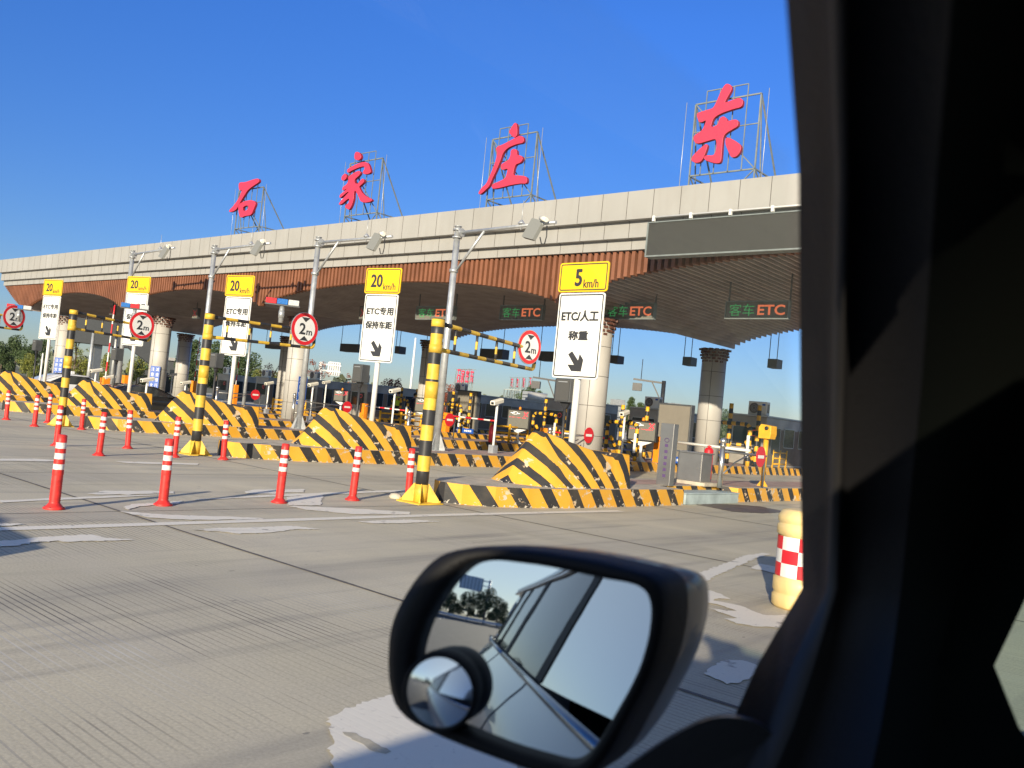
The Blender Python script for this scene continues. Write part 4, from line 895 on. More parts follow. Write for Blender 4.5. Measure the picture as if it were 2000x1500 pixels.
low_sign(-15.2, 1297, 1335, 900, 'low blue sign plate at the foot of the taupe board, behind the steel cabinet'); low_sign(-28.6, 893, 936, 847, 'low blue sign plate at the foot of the board by the dark booth')

def bullet(X, u, v, label):
    p = PX(u, v, X); h = p.z-KZ; t = thing('security_camera', (X, p.y, KZ), label, 'security camera', 'white bullet cameras on thin posts')
    mb = MB(); mb.tube([(0,0,0),(0,0,h-.12)], .035, 10); mb.build('post', 'white', t)
    mb = MB(); mb.box((-.09,-.09,0), (.09,.09,.22)); mb.build('junction_box', 'galv', t)
    mb = MB(); mb.prism([(-.07,-.055),(.07,-.055),(.075,.03),(.05,.065),(-.05,.065),(-.075,.03)], (.02,-.22,h-.06), (.97,.2,0), (.04,-.2,.97), (-.09,.46,.10)); b_ = mb.build('housing', 'acwhite', t)
    mb = MB(); mb.prism(rrect(.085,.065,.01), (.02,-.224,h-.065), (.97,.2,0), (.04,-.2,.97), (.001,-.006,-.001)); mb.build('lens', 'glass', b_)
    mb = MB(); mb.tube([(0,0,h-.13),(0,0,h-.08)], .05, 8); mb.build('bracket', 'galv', t)
for X, u, v, lab in ((-15.9,972,784,'white bullet camera in front of the long dark booth'),(-15.1,1221,806,'white bullet camera left of the nearest LED screen'),(-22.6,772,762,'white bullet camera between the second lane sign post and the gate pole'),
    (-29.2,612,750,'white bullet camera right of the camera pole beside the lit column'),(-36,638,746,'white bullet camera above the second crash block peak'),(-36,526,748,'white bullet camera right of the no entry sign at the third block'),(-42.7,337,732,'white bullet camera behind the third crash block, right of the round column'),
    (-36,363,747,'white bullet camera just left of the second gate pole'),(-29.2,288,741,'white bullet camera in front of the round column with the blue plate'),(-36,188,723,'white bullet camera behind the white car roof'),(-36,214,736,'white bullet camera behind the fourth crash block peak')): bullet(X, u, v, lab)

def swing_bar(X, up, vp_, us, vs, label, post=True):
    p = PX(up, vp_, X); s_ = PX(us, vs, X); t = thing('swing_barrier', (X, p.y, KZ), label, 'swing barrier', 'steel swing bars with round no entry signs'); h = max(.75, min(p.z-KZ, 1.15)); dy = s_.y-p.y; zb = h-.22
    mb = MB(); mb.tube([(0,0,0),(0,0,h-.05)], .055, 16); mb.build('post', 'chrome', t)
    mb = MB(); mb.lathe([(.05,h-.06),(.068,h-.04),(.072,h+.0),(.05,h+.05),(.015,h+.07)], 16); mb.lathe([(.075,h-.12),(.075,h-.09)], 16); mb.build('ball', 'chrome', t)
    zs = s_.z-KZ
    mb = MB(); mb.tube([(0,.05,zb),(0,dy+.35,zs+.02)], .024, 8); mb.tube([(0,.05,zb-.5),(0,dy*.35,zb-.22),(0,dy*.75,zb-.02)], .018, 8); mb.build('bar', 'steel', t)
    mb = MB(); N = 28; cr = [(math.cos(2*math.pi*i/N)*.235, math.sin(2*math.pi*i/N)*.235) for i in range(N)]
    mb.prism(cr, (.03,dy,zs), (0,1,0), (0,0,1), (.012,0,0)); d_ = mb.build('no_entry_sign', 'roadred', t); mb = MB(); mb.box((.043,dy-.15,zs-.035), (.046,dy+.15,zs+.035)); mb.build('white_bar', 'signwhite', d_)
    mb = MB(); mb.tube([(0,dy+.3,0),(0,dy+.3,zs)], .02, 8); mb.build('leg', 'darkgrey', t)
swing_bar(-8.62, 1413, 861, 1483, 892, 'polished post and swing bar with narrow no entry sign beside the steel cabinet')
swing_bar(-15.2, 1075, 838, 1148, 850, 'swing bar with a no entry sign half hidden behind the 5 km/h sign post')
swing_bar(-22.0, 800, 805, 877, 820, 'swing bar with round no entry sign at the nearest camera pole')
swing_bar(-28.6, 576, 771, 677, 795, 'swing bar with round no entry sign above the second crash block')
swing_bar(-35.3, 425, 757, 498, 771, 'swing bar with round no entry sign behind the third crash block')

def railing(X, u, v, L_, label):
    p = PX(u, v, X); t = thing('guard_railing', (X, p.y, KZ), label, 'railing', 'yellow guard railings on the islands')
    for y in (0, L_/2, L_): mb = MB(); mb.tube([(0,y,0),(0,y,.72)], .05, 10); mb.build('post', 'yellow', t)
    for z in (.15, .38, .62): mb = MB(); mb.tube([(0,0,z),(0,L_,z)], .035, 8); mb.build('rail', 'yellow', t)
for X, u, v, L_, lab in ((-15.1,1508,905,1.3,'yellow railing beside the booth nearest the car pillar'),(-22,958,838,2.2,'yellow railing right of the red extinguisher'),(-28.6,742,816,2.4,'yellow railing right of the second lane sign post'),(-42,532,795,2.2,'yellow railing left of the lit column'),(-22,1100,850,1.4,'yellow railing behind the speaker of the 5 km/h sign')): railing(X, u, v, L_, lab)

# ------------------------------------------------------------------ things on the nearest island
p = PX(1298, 948, -9.0); t = thing('steel_pillar', (-9.0, 15.3, KZ), 'slim brushed steel pillar with small purple marks left of the cabinet', 'pillar'); h = PX(1312,828,-9.0).z-KZ
mb = MB(); mb.box((-.15,-.06,0), (.15,.12,h)); mb.build('body', 'steel', t, bevel=.006)
mb = MB()
for k in range(6): mb.box((-.02,-.064,h*.62-k*.12), (.05,-.061,h*.62-k*.12+.06))
mb.tube([(.015+.05*math.cos(rad(a)), -.066, h*.73+.04*math.sin(rad(a))) for a in range(0,361,30)], .007, 5)
M['purple'] = mat('purple_print', (.10,.06,.16), .5); mb.build('printed_marks', 'purple', t)
t = thing('steel_cabinet', (-9.27, 16.9, KZ), 'brushed steel control cabinet on a pale plinth on the nearest island', 'cabinet')
mb = MB(); mb.box((-.40,-.28,-.0), (.46,.36,.07)); mb.build('plinth', 'kerbtop', t)
mb = MB(); mb.box((-.28,-.18,.072), (.30,.26,.66)); mb.build('body', 'steel', t, bevel=.006)
mb = MB(); mb.box((-.31,-.21,.662), (.33,.29,.69)); mb.build('lid', 'steel', t)
mb = MB(); mb.box((-.26,-.186,.10), (.28,-.182,.64)); d_ = mb.build('door', 'steel', t); mb = MB(); mb.lathe([(.014,0),(.014,.012)], 8); o = mb.build('lock', 'chrome', d_); o.rotation_euler = (rad(90),0,0); o.location = (.22,-.187,.36)
t = thing('signal_camera', (-8.9, 19.6, KZ), 'yellow boxed camera on a yellow post next to the booth nearest the car pillar', 'camera'); h = 1.42
mb = MB(); mb.tube([(0,0,0),(0,0,.45),(.0,0,.451),(0,0,h-.3)], [.045,.045,.06,.06], 12); mb.prism([(-.14,0),(.14,0),(.04,.14),(-.04,.14)], (0,-.01,0), (1,0,0), (0,0,1), (0,.02,0)); mb.build('post', 'yellow', t)
mb = MB(); mb.prism([(-.15,-.17),(.13,-.17),(.16,-.05),(.15,.14),(-.11,.17),(-.16,.08)], (0,-.13,h-.13), (1,0,0), (0,0,1), (.03,.27,0)); hd = mb.build('head', 'yellow', t, bevel=.015)
mb = MB(); mb.lathe([(.045,0),(.045,.03),(.03,.035)], 16); o = mb.build('lens', 'black', hd); o.rotation_euler = (rad(90),0,0); o.location = (.05,-.13,h-.05)
t = thing('sunken_box', (-8.62, 16.2, 0), 'rusty pale blue steel box set in the gap of the nearest island kerb', 'steel box')
mb = MB(); mb.box((-.27,-1.1,.0), (.24,1.15,.20)); mb.build('body', 'cabinetblue', t, bevel=.012)
mb = MB(); mb.box((-.285,-1.115,.201), (.255,1.165,.222)); mb.build('lid', 'cabinetblue', t, bevel=.005)
t = thing('red_canister', tuple(PX(1384, 888, -12.9)), 'small rounded red canister showing behind the steel cabinet', 'canister')
t.location.z = KZ*0; hh = PX(1384, 874, -12.9).z
mb = MB(); mb.lathe([(.13,.0),(.14,.05),(.14,hh-.08),(.10,hh-.02),(.04,hh),(.04,hh+.04)], 16); mb.build('body', 'roadred', t); mb = MB(); mb.tube([(-.08,0,hh+.03),(0,0,hh+.06),(.08,0,hh+.03)], .012, 6); mb.build('handle', 'roadred', t)
t = thing('fire_extinguisher', (-21.6, PX(962,845,-21.6).y, KZ), 'red fire extinguisher standing by the yellow railing', 'fire extinguisher'); mb = MB(); mb.lathe([(.12,0),(.13,.04),(.13,.55),(.09,.64),(.03,.67)], 16); mb.build('cylinder', 'roadred', t)
mb = MB(); mb.tube([(0,0,.67),(0,0,.75)], .025, 8); mb.tube([(-.08,0,.76),(.08,0,.78)], .015, 6); mb.build('valve', 'black', t)

# blue notice plates on columns
def plaque(x, y, ang, z0, z1, label, w=.46):
    a = rad(ang); n_ = Vector((math.cos(a), math.sin(a), 0)); ax = Vector((-n_.y, n_.x, 0)); c = Vector((x, y, (z0+z1)/2))+n_*.445
    t = thing('column_notice', (c.x, c.y, z0), label, 'notice', 'blue notices on the round columns'); h = z1-z0
    mb = MB(); mb.prism([(-w/2,0),(w/2,0),(w/2,h),(-w/2,h)], (0,0,0), ax, (0,0,1), n_*.02); mb.build('plate', 'blue', t)
    for k, ln in enumerate(('注意安全', '减速慢行')):
        for q, chh in enumerate(ln): text('lettering', chh, w*.33, h*.17, 'signwhite', t, n_*.022+ax*(w*(-.24+.48*k))+Vector((0,0,h*(.86-.24*q))), ax, (0,0,1), .004)
plaque(-42.4, 21.75, -42, .95, 2.05, 'blue notice with white characters on the round column behind the third lane gate')
plaque(-54.0, 21.75, -40, 1.0, 2.1, 'blue notice with white characters on the leftmost round column')
plaque(-30.7, 21.75, 5, .95, 2.1, 'narrow blue notice on the lit column beside the camera pole')
# ================================================================== BACKGROUND
def crown_mesh(seed, blobs, n, leaf):           # thousands of leaf-sized faces spread through the volume of several blobs; unit height
    r_ = random.Random(seed); mb = MB()
    for _ in range(n):
        bx, by, bz, br, bh = r_.choice(blobs)
        while True:
            a, b, c = r_.uniform(-1,1), r_.uniform(-1,1), r_.uniform(-1,1); q = a*a+b*b+c*c
            if q < 1 and r_.random() < .25+.75*q: break
        p = Vector((bx+a*br, by+b*br, bz+c*bh)); s_ = leaf*r_.uniform(.5, 1.3)
        u = Vector((r_.gauss(0,1), r_.gauss(0,1), r_.gauss(0,.8))).normalized()*s_; w = u.cross(Vector((r_.gauss(0,1), r_.gauss(0,1), r_.gauss(0,1)))).normalized()*s_*.7
        mb.face(mb.add([p-u, p+w*.8, p+u, p-w*.8]))
    return mb
def rblobs(seed, k, wide, z0, z1, br):
    r_ = random.Random(seed); out = []
    for _ in range(k):
        z = r_.uniform(z0, z1); ww = wide*(1-.55*abs((z-z0)/(z1-z0)-.35)*1.4); a = r_.uniform(0, 6.28); d = ww*math.sqrt(r_.random())
        out.append((math.cos(a)*d, math.sin(a)*d, z, br*r_.uniform(.6,1.2), br*r_.uniform(.6,1.3)))
    return out
KIND = {'broad': (rblobs(1, 22, .34, .26, .88, .13), 5200, .020), 'poplar': (rblobs(2, 20, .13, .16, .93, .085), 3600, .016), 'sparse': (rblobs(3, 26, .34, .30, .92, .06), 900, .016), 'bush': (rblobs(4, 22, .50, .10, .75, .20), 4200, .026)}
proto = {}
def tree(kind, matn, u, v_top, D, label, group='trees beyond the toll plaza', base=-.03):
    p = PD(u, v_top, D); h = max(1.5, p.z-base); t = thing('tree' if kind != 'bush' else 'bush', (p.x, p.y, base), label, 'tree' if kind != 'bush' else 'bush', group, rz=u*.7)
    if (kind, matn) not in proto:
        bl, n, lf = KIND[kind]; o = crown_mesh(hash(kind) % 97 if False else {'broad':11,'poplar':12,'sparse':13,'bush':14}[kind], bl, n, lf).build('crown', matn, t)
        r_ = random.Random(5); mb = MB(); mb.tube([(0,0,0),(.01,.0,.3),(.0,.01,.6),(.0,0,.85)], [.022,.016,.009,.003], 8)
        for k in range(16 if kind == 'sparse' else 9):
            bx, by, bz, _, _ = r_.choice(bl); z = max(.15, bz-.22); mb.tube([(0,0,z),(bx*.6,by*.6,bz-.05),(bx,by,bz+.02)], [.008,.005,.002], 5)
        w = mb.build('trunk', 'bark', t); proto[(kind, matn)] = (o, w)
    else:
        for o in proto[(kind, matn)]: c = o.copy(); COL.objects.link(c); c.parent = t
    t.scale = (h, h, h); return t
TR = [('broad','leafdark',8,668,95,'dark green tree at the left edge under the gate sign'),('broad','leafdark',36,655,100,'dark tree behind the nose of the leftmost crash block'),('poplar','leafdark',22,662,120,'narrow dark tree top at the left edge'),('broad','leafdark',66,668,92,'dark green tree behind the leftmost loudspeaker'),('poplar','leafdark',90,660,110,'narrow tree seen left of the leftmost lane sign'),
      ('broad','leafyellow',58,690,85,'yellow green tree low behind the leftmost loudspeaker post'),('sparse','leafyellow',152,655,80,'thin bare branched tree right of the third height gate pole'),('broad','leafyellow',163,695,84,'yellow green tree behind the fourth crash block'),('broad','leafyellow',215,690,95,'yellow green tree left of the fourth lane sign post'),
      ('broad','leafyellow',272,693,100,'yellow green tree between the fourth sign post and the round column'),('poplar','leafdark',380,662,110,'tall narrow dark poplar left of the second gate pole'),('broad','leafdark',366,690,105,'dark tree right of the round column behind the third block'),('broad','leafdark',430,668,100,'dark tree behind the third lane sign'),('poplar','leafdark',474,662,115,'dark poplar right of the third lane sign'),('broad','leafdark',487,688,100,'dark tree just right of the third lane sign post'),
      ('broad','leafyellow',510,722,95,'yellow green bush like tree behind the booths left of the lit column'),('sparse','leafred',536,705,75,'bare tree with few red leaves left of the lit column'),('broad','leafyellow',548,725,100,'low yellow green tree touching the lit column'),('sparse','leafred',622,700,80,'bare reddish tree right of the lit column'),('sparse','leafred',693,728,85,'thin bare tree behind the second sign loudspeaker'),
      ('sparse','leafred',768,735,60,'small rust red tree between the second lane sign post and the gate pole'),('broad','leafred',768,742,62,'rust red round tree crown right of the second lane sign post'),('broad','leafred',885,752,75,'rust red tree beneath the far red rooftop letters'),('broad','leafdark',1035,752,140,'dark green tree behind the long dark booth'),('poplar','leafdark',1052,762,140,'green tree top left of the black camera gantry'),
      ('poplar','leafdark',1196,792,130,'dark tree just right of the 5 km/h sign post'),('poplar','leafdark',1232,774,120,'pointed green tree behind the booth with the nearest LED screen'),('poplar','leafdark',1252,785,120,'second pointed green tree by the nearest LED screen'),('broad','leafdark',1238,790,125,'green tree behind the booth left of the taupe board'),
      ('bush','leafdark',1518,846,75,'tall green hedge bush right behind the nearest booth'),('bush','leafyellow',1545,850,80,'tall green hedge bush at the car pillar'),('bush','leafdark',1580,848,85,'tall green hedge bush hidden in part by the car pillar'),('broad','leafdark',1424,800,110,'dark tree behind the dark round column'),('bush','leafdark',1640,850,95,'green hedge bush farther right')]
for k, m_, u, v, D, lab in TR: tree(k, m_, u, v, D, lab)
# wood seen far away along the horizon
r_ = random.Random(9); mb = MB()
for _ in range(16000):
    a = r_.uniform(-180, 180); D = r_.uniform(330, 420); hh = (5.0+3.5*math.sin(a*.7)+2.0*math.sin(a*2.9+1))*r_.random()**.6; p = Vector((math.sin(rad(a))*D, math.cos(rad(a))*D, hh-.2))
    s_ = r_.uniform(.8,1.9); u = Vector((r_.gauss(0,1), r_.gauss(0,1), r_.gauss(0,.6))).normalized()*s_; w = u.cross(Vector((r_.gauss(0,1), r_.gauss(0,1), r_.gauss(0,1)))).normalized()*s_
    mb.face(mb.add([p-u, p+w, p+u, p-w]))
M['leaffar'] = foliage('far_tree_leaves', (.075,.095,.07), (.095,.11,.075))
tag(mb.build('distant_wood', 'leaffar'), 'low grey green wood along the far horizon', 'wood', kind='stuff')

# covered footbridge with stairs at the left
A = PD(186, 628, 80); B = PD(262, 640, 80)
t = thing('covered_footbridge', (A.x, A.y, 0), 'dark covered footbridge with sloping stairs behind the left lane signs', 'footbridge'); ax = (B-A); ax.z = 0; w_ = ax.length; ax.normalize(); nn = Vector((-ax.y, ax.x, 0))
zt = PD(220, 612, 80).z+1.2; zb = PD(215, 676, 80).z
mb = MB(); mb.prism([(-3,zb),(w_*.9,zb),(w_*.9,zt),(-3,zt)], nn*-1.2, ax, (0,0,1), nn*2.4); mb.build('deck', 'building', t)
s0, s1 = w_*.9+.02, w_*1.62; ze = PD(290, 716, 80).z
mb = MB(); mb.prism([(s0,zb),(s1,ze),(s1,ze+2.2),(s0,zt)], nn*-1.2, ax, (0,0,1), nn*2.4); mb.build('stairs', 'building', t)
for q in (.12, .62): mb = MB(); mb.box((-.3,-.3,0), (.3,.3,zb-.02)); o = mb.build('column', 'steel', t); o.location = ax*(w_*q)
mb = MB(); mb.prism([(w_*.1,zt-1.6),(w_*.75,zt-1.6),(w_*.75,zt-1.2),(w_*.1,zt-1.2)], nn*-1.26, ax, (0,0,1), nn*.04)
mb.build('window_band', 'screen', t)
def block_building(u0, u1, vt, D, dep, m_, label, roof=None, z0=0):
    a, b = PD(u0, vt, D), PD(u1, vt, D); ax = b-a; ax.z = 0; w = ax.length; ax.normalize(); nn = Vector((-ax.y, ax.x, 0)); h = a.z-z0
    t = thing('building', (a.x, a.y, z0), label, 'building'); mb = MB(); mb.prism([(0,0),(w,0),(w,h),(0,h)], (0,0,0), ax, (0,0,1), nn*dep); mb.build('wall', m_, t)
    mb = MB(); mb.prism([(-.3,h+.004),(w+.3,h+.004),(w+.3,h+.35),(-.3,h+.35)], nn*-.3, ax, (0,0,1), nn*(dep+.6)); mb.build('roof', roof or 'roof', t)
    n = max(1, int(w/3.5))
    for k in range(n): q = MB(); x0 = w*(k+.25)/n; x1 = w*(k+.75)/n; q.prism([(x0,h*.3),(x1,h*.3),(x1,h*.72),(x0,h*.72)], nn*-.03, ax, (0,0,1), nn*.04); q.build('window', 'glass', t)
    return t
block_building(264, 302, 718, 105, 8, 'building', 'small dark building with a green roof left of the blue plated column', 'greenroof')
block_building(322, 352, 722, 110, 8, 'building', 'low dark building with a green roof right of the blue plated column', 'greenroof')
t = block_building(329, 350, 704, 109, 5, 'building', 'dark lookout cabin on the roof right of the round column'); t.location.z = 0
block_building(905, 1060, 790, 150, 12, 'roof', 'long pale service building under the far red rooftop letters')
# second tier of far red letters: two sets on lattice frames
def far_letters(chars, us, v0, v1, D, label, k0):
    for k, (chh, u) in enumerate(zip(chars, us)):
        a, b = PD(u, v1, D), PD(u, v0, D); h = b.z-a.z; t = thing('distant_rooftop_letter', (a.x, a.y, a.z), label[k], 'rooftop letter', 'small red letters on a far roof', rz=rad(k0))
        text('letter', chh, h*.25, h, 'red', t, (0,0,h/2), depth=.15, bold=.02)
        mb = MB(); zz = -a.z+PD(u, 790, D).z
        for x in (-.45, .45): mb.bar((x*h*.34,.3,zz), (x*h*.34,.3,h), .09); mb.bar((x*h*.34,2.2,zz), (x*h*.34,.3,h), .07); mb.bar((x*h*.34,.3,zz), (-x*h*.34,.3,h*.2), .06)
        mb.bar((-h*.3,.3,0), (h*.3,.3,0), .08); mb.bar((-h*.3,.3,h), (h*.3,.3,h), .08); mb.build('frame', 'frame', t)
far_letters('石家庄东', (894,902,911,920), 721, 748, 150, ['tiny far red letter 石, first of its row over the red tree','tiny far red letter 家 over the red tree','tiny far red letter 庄 over the red tree','tiny far red letter 东 over the red tree'], 55)
far_letters('东庄家石', (998,1009,1021,1034), 737, 757, 165, ['tiny far red letter 东, leftmost above the long dark booth','tiny far red letter 庄 above the long dark booth','tiny far red letter 家 above the long dark booth','tiny far red letter 石, rightmost above the long dark booth'], 235)
mb = MB(); a, b = PD(985, 760, 163), PD(1040, 764, 163)
for k in range(9):
    p = a.lerp(b, k/8); q = a.lerp(b, min(1, (k+1)/8)); mb.bar((p.x,p.y,p.z), (p.x,p.y,p.z-3), .12)
    if k < 8: mb.bar((p.x,p.y,p.z-3), (q.x,q.y,q.z), .08)
mb.bar(a, b, .14); tag(mb.build('lattice_frame', 'frame'), 'pale steel lattice under the far red letters above the dark booth', 'lattice')
# back of an overhead road sign
def gantry_back(u_p, v_t, v_b, u0, u1, vs0, vs1, D, label, m_='white', ribs=6):
    a, b = PD(u_p, v_t, D), PD(u_p, v_b, D); t = thing('gantry_sign', (a.x, a.y, 0), label, 'gantry sign', 'backs of overhead road signs')
    mb = MB(); mb.tube([(0,0,0),(0,0,a.z)], .2, 10); mb.build('pole', m_, t)
    s0, s1 = PD(u0, vs0, D)-Vector((a.x,a.y,0)), PD(u1, vs1, D)-Vector((a.x,a.y,0)); ax = Vector((s1.x-s0.x, s1.y-s0.y, 0)); w = ax.length; ax.normalize(); h = s0.z-s1.z+w*.1; nn = Vector((-ax.y, ax.x, 0)); o = Vector((s0.x, s0.y, s1.z))
    mb = MB()
    for z in (h*.3, h*.75): mb.bar(Vector((0,0,s1.z+z)), o+ax*w+Vector((0,0,z)), .14)
    mb.build('arm', m_, t)
    mb = MB(); mb.prism(rrect(w, h, .2), o+ax*w/2+Vector((0,0,h/2))+nn*.1, ax, (0,0,1), nn*.06); pl = mb.build('plate', 'galv', t)
    mb = MB()
    for k in range(ribs): x = w*(k+.5)/ribs; mb.bar(o+ax*x+Vector((0,0,.1)), o+ax*x+Vector((0,0,h-.1)), .10)
    mb.build('rib', m_, pl)
gantry_back(628, 707, 790, 641, 664, 708, 735, 95, 'pale back of an overhead road sign right of the lit column')
def sign_back(u, v0, v1, wd, D, label):
    a = PD(u, v0, D); z1 = PD(u, v1, D).z; t = thing('road_sign_back', (a.x, a.y, 0), label, 'road sign', 'grey backs of road signs behind the booths')
    mb = MB(); mb.bar((0,0,0), (0,0,a.z), .18); mb.build('post', 'darkgrey', t)
    mb = MB(); n = max(2, int((a.z-z1)/.8)); zh = (a.z-z1)/n
    for k in range(n): mb.box((-wd/2,-.1,z1+zh*k+.02), (wd/2,-.04,z1+zh*(k+1)-.02))
    mb.build('plate', 'galv', t); mb = MB()
    for k in range(n): mb.box((-wd*.45,-.13,z1+zh*(k+.4)), (wd*.45,-.103,z1+zh*(k+.5)))
    mb.build('rail', 'darkgrey', t)
sign_back(1208, 780, 826, 1.2, 62, 'tall grey back of a road sign just right of the 5 km/h sign post'); sign_back(1315, 787, 800, 1.3, 62, 'small grey back of a road sign above the taupe board')
sign_back(1032, 764, 790, 1.1, 75, 'grey back of a road sign behind the dark booth')
def black_camera_pole(up, vt, vb, ue, D, label):
    a = PD(up, vt, D); e = PD(ue, vt-3, D); t = thing('camera_gantry', (a.x, a.y, 0), label, 'camera pole', 'black camera poles behind the booths'); ax = Vector((e.x-a.x, e.y-a.y, 0)); z = a.z
    mb = MB(); mb.tube([(0,0,0),(0,0,z)], .14, 10); mb.build('pole', 'black', t)
    mb = MB(); mb.bar((0,0,z-.15), ax+Vector((0,0,z-.05)), .12); mb.bar((0,0,z-1.5), ax*.38+Vector((0,0,z-.15)), .08); mb.build('arm', 'black', t)
    mb = MB(); c = ax*.85+Vector((0,0,z-.55)); mb.box(tuple(c+Vector((-.3,-.2,-.25))), tuple(c+Vector((.3,.2,.25))), rz=.5); mb.build('camera', 'black', t)
    mb = MB(); c = ax*.75+Vector((0,0,z-.1)); mb.tube([c, c+Vector((0,0,1.4))], .025, 5); mb.build('lightning_rod', 'black', t)
black_camera_pole(1089, 740, 785, 1041, 60, 'black camera pole with arm, left of the 5 km/h sign post'); black_camera_pole(1297, 744, 790, 1237, 58, 'black camera pole with arm between the 5 km/h sign and the dark column')
black_camera_pole(1183, 741, 800, 1165, 62, 'black camera pole mostly hidden by the 5 km/h sign')
def light_pole(u, vt, D, m_, label, r=.12):
    a = PD(u, vt, D); t = thing('light_pole', (a.x, a.y, 0), label, 'pole', 'tall thin poles beyond the booths'); mb = MB(); mb.tube([(0,0,0),(0,0,a.z)], [r,r*.6], 10); mb.lathe([(.3,0),(.3,.04)], 10); mb.build('pole', m_, t)
light_pole(812, 660, 70, 'white', 'tall thin white pole left of the nearest gate pole'); light_pole(492, 640, 45, 'galv', 'thin grey pole right of the third lane sign', .09); light_pole(183, 648, 50, 'galv', 'thin grey pole right of the third gate pole', .12); light_pole(232, 620, 60, 'galv', 'thin grey pole behind the fourth lane sign', .12)
light_pole(84, 690, 40, 'white', 'short white pole left of the leftmost lane sign post', .05)
# silver roof duct, pylon, plastic barriers
t = thing('roof_duct', tuple(PD(1030, 776, 60)), 'fat silver duct above the fourth booth roof', 'duct'); e = PD(1068, 781, 60)-t.location
mb = MB(); mb.tube([(0,0,0), tuple(e)], .42, 16); mb.build('pipe', 'ductsilver', t); mb = MB(); mb.bar((0,0,0), (0,0,-t.location.z), .2); mb.bar(tuple(e), (e.x,e.y,-t.location.z), .2); mb.build('support', 'galv', t)
a = PD(1553, 822, 420); t = thing('power_pylon', (a.x, a.y, 0), 'far hazy lattice power pylon above the hedge at the car pillar', 'pylon'); mb = MB(); H = a.z
for sx in (-1, 1):
    for sy in (-1, 1): mb.bar((sx*2.6,sy*2.6,0), (sx*.5,sy*.5,H), .28)
for k in range(7): z = H*k/7; w = 2.6-2.1*k/7; mb.bar((-w,-w,z), (w,-w+.3,z+H/7), .18); mb.bar((w,-w,z), (-w,-w+.3,z+H/7), .18)
for z in (H*.98, H*.80, H*.64): mb.bar((-5.5,0,z), (5.5,0,z), .25)
mb.build('lattice', 'darkgrey2', t)
X = -14.0
for k, (u, v) in enumerate(((1534, 893),(1542, 894),(1550, 896),(1558, 897))):
    p = PZ(u, v, 0); p = PD(u, v-8, 45); t = thing('plastic_barrier', (p.x, p.y, 0), ['small yellow barrier farthest left before the blue car', 'second small yellow barrier before the blue car', 'third small yellow barrier before the blue car', 'small yellow barrier nearest the car pillar'][k], 'barrier', 'small yellow barriers behind the last booth', rz=.6)
    mb = MB(); mb.box((-.45,-.12,0), (.45,.12,.14)); mb.box((-.12,-.08,.141), (.12,.08,.55)); mb.box((-.45,-.1,.551), (.45,.1,.68)); mb.build('body', 'yellow', t, bevel=.02)
p = PX(1545, 912, -15.3); t = thing('yellow_water_barrier', (-15.4, p.y, KZ*0), 'low moulded orange yellow barrier at the far end of the second island', 'barrier'); mb = MB(); mb.prism([(-.5,0),(1.9,0),(1.9,.25),(1.5,.3),(1.2,.75),(.1,.75),(-.1,.3),(-.5,.25)], (-.3,0,KZ), (0,1,0), (0,0,1), (.55,0,0)); mb.build('body', 'orange', t, bevel=.05)

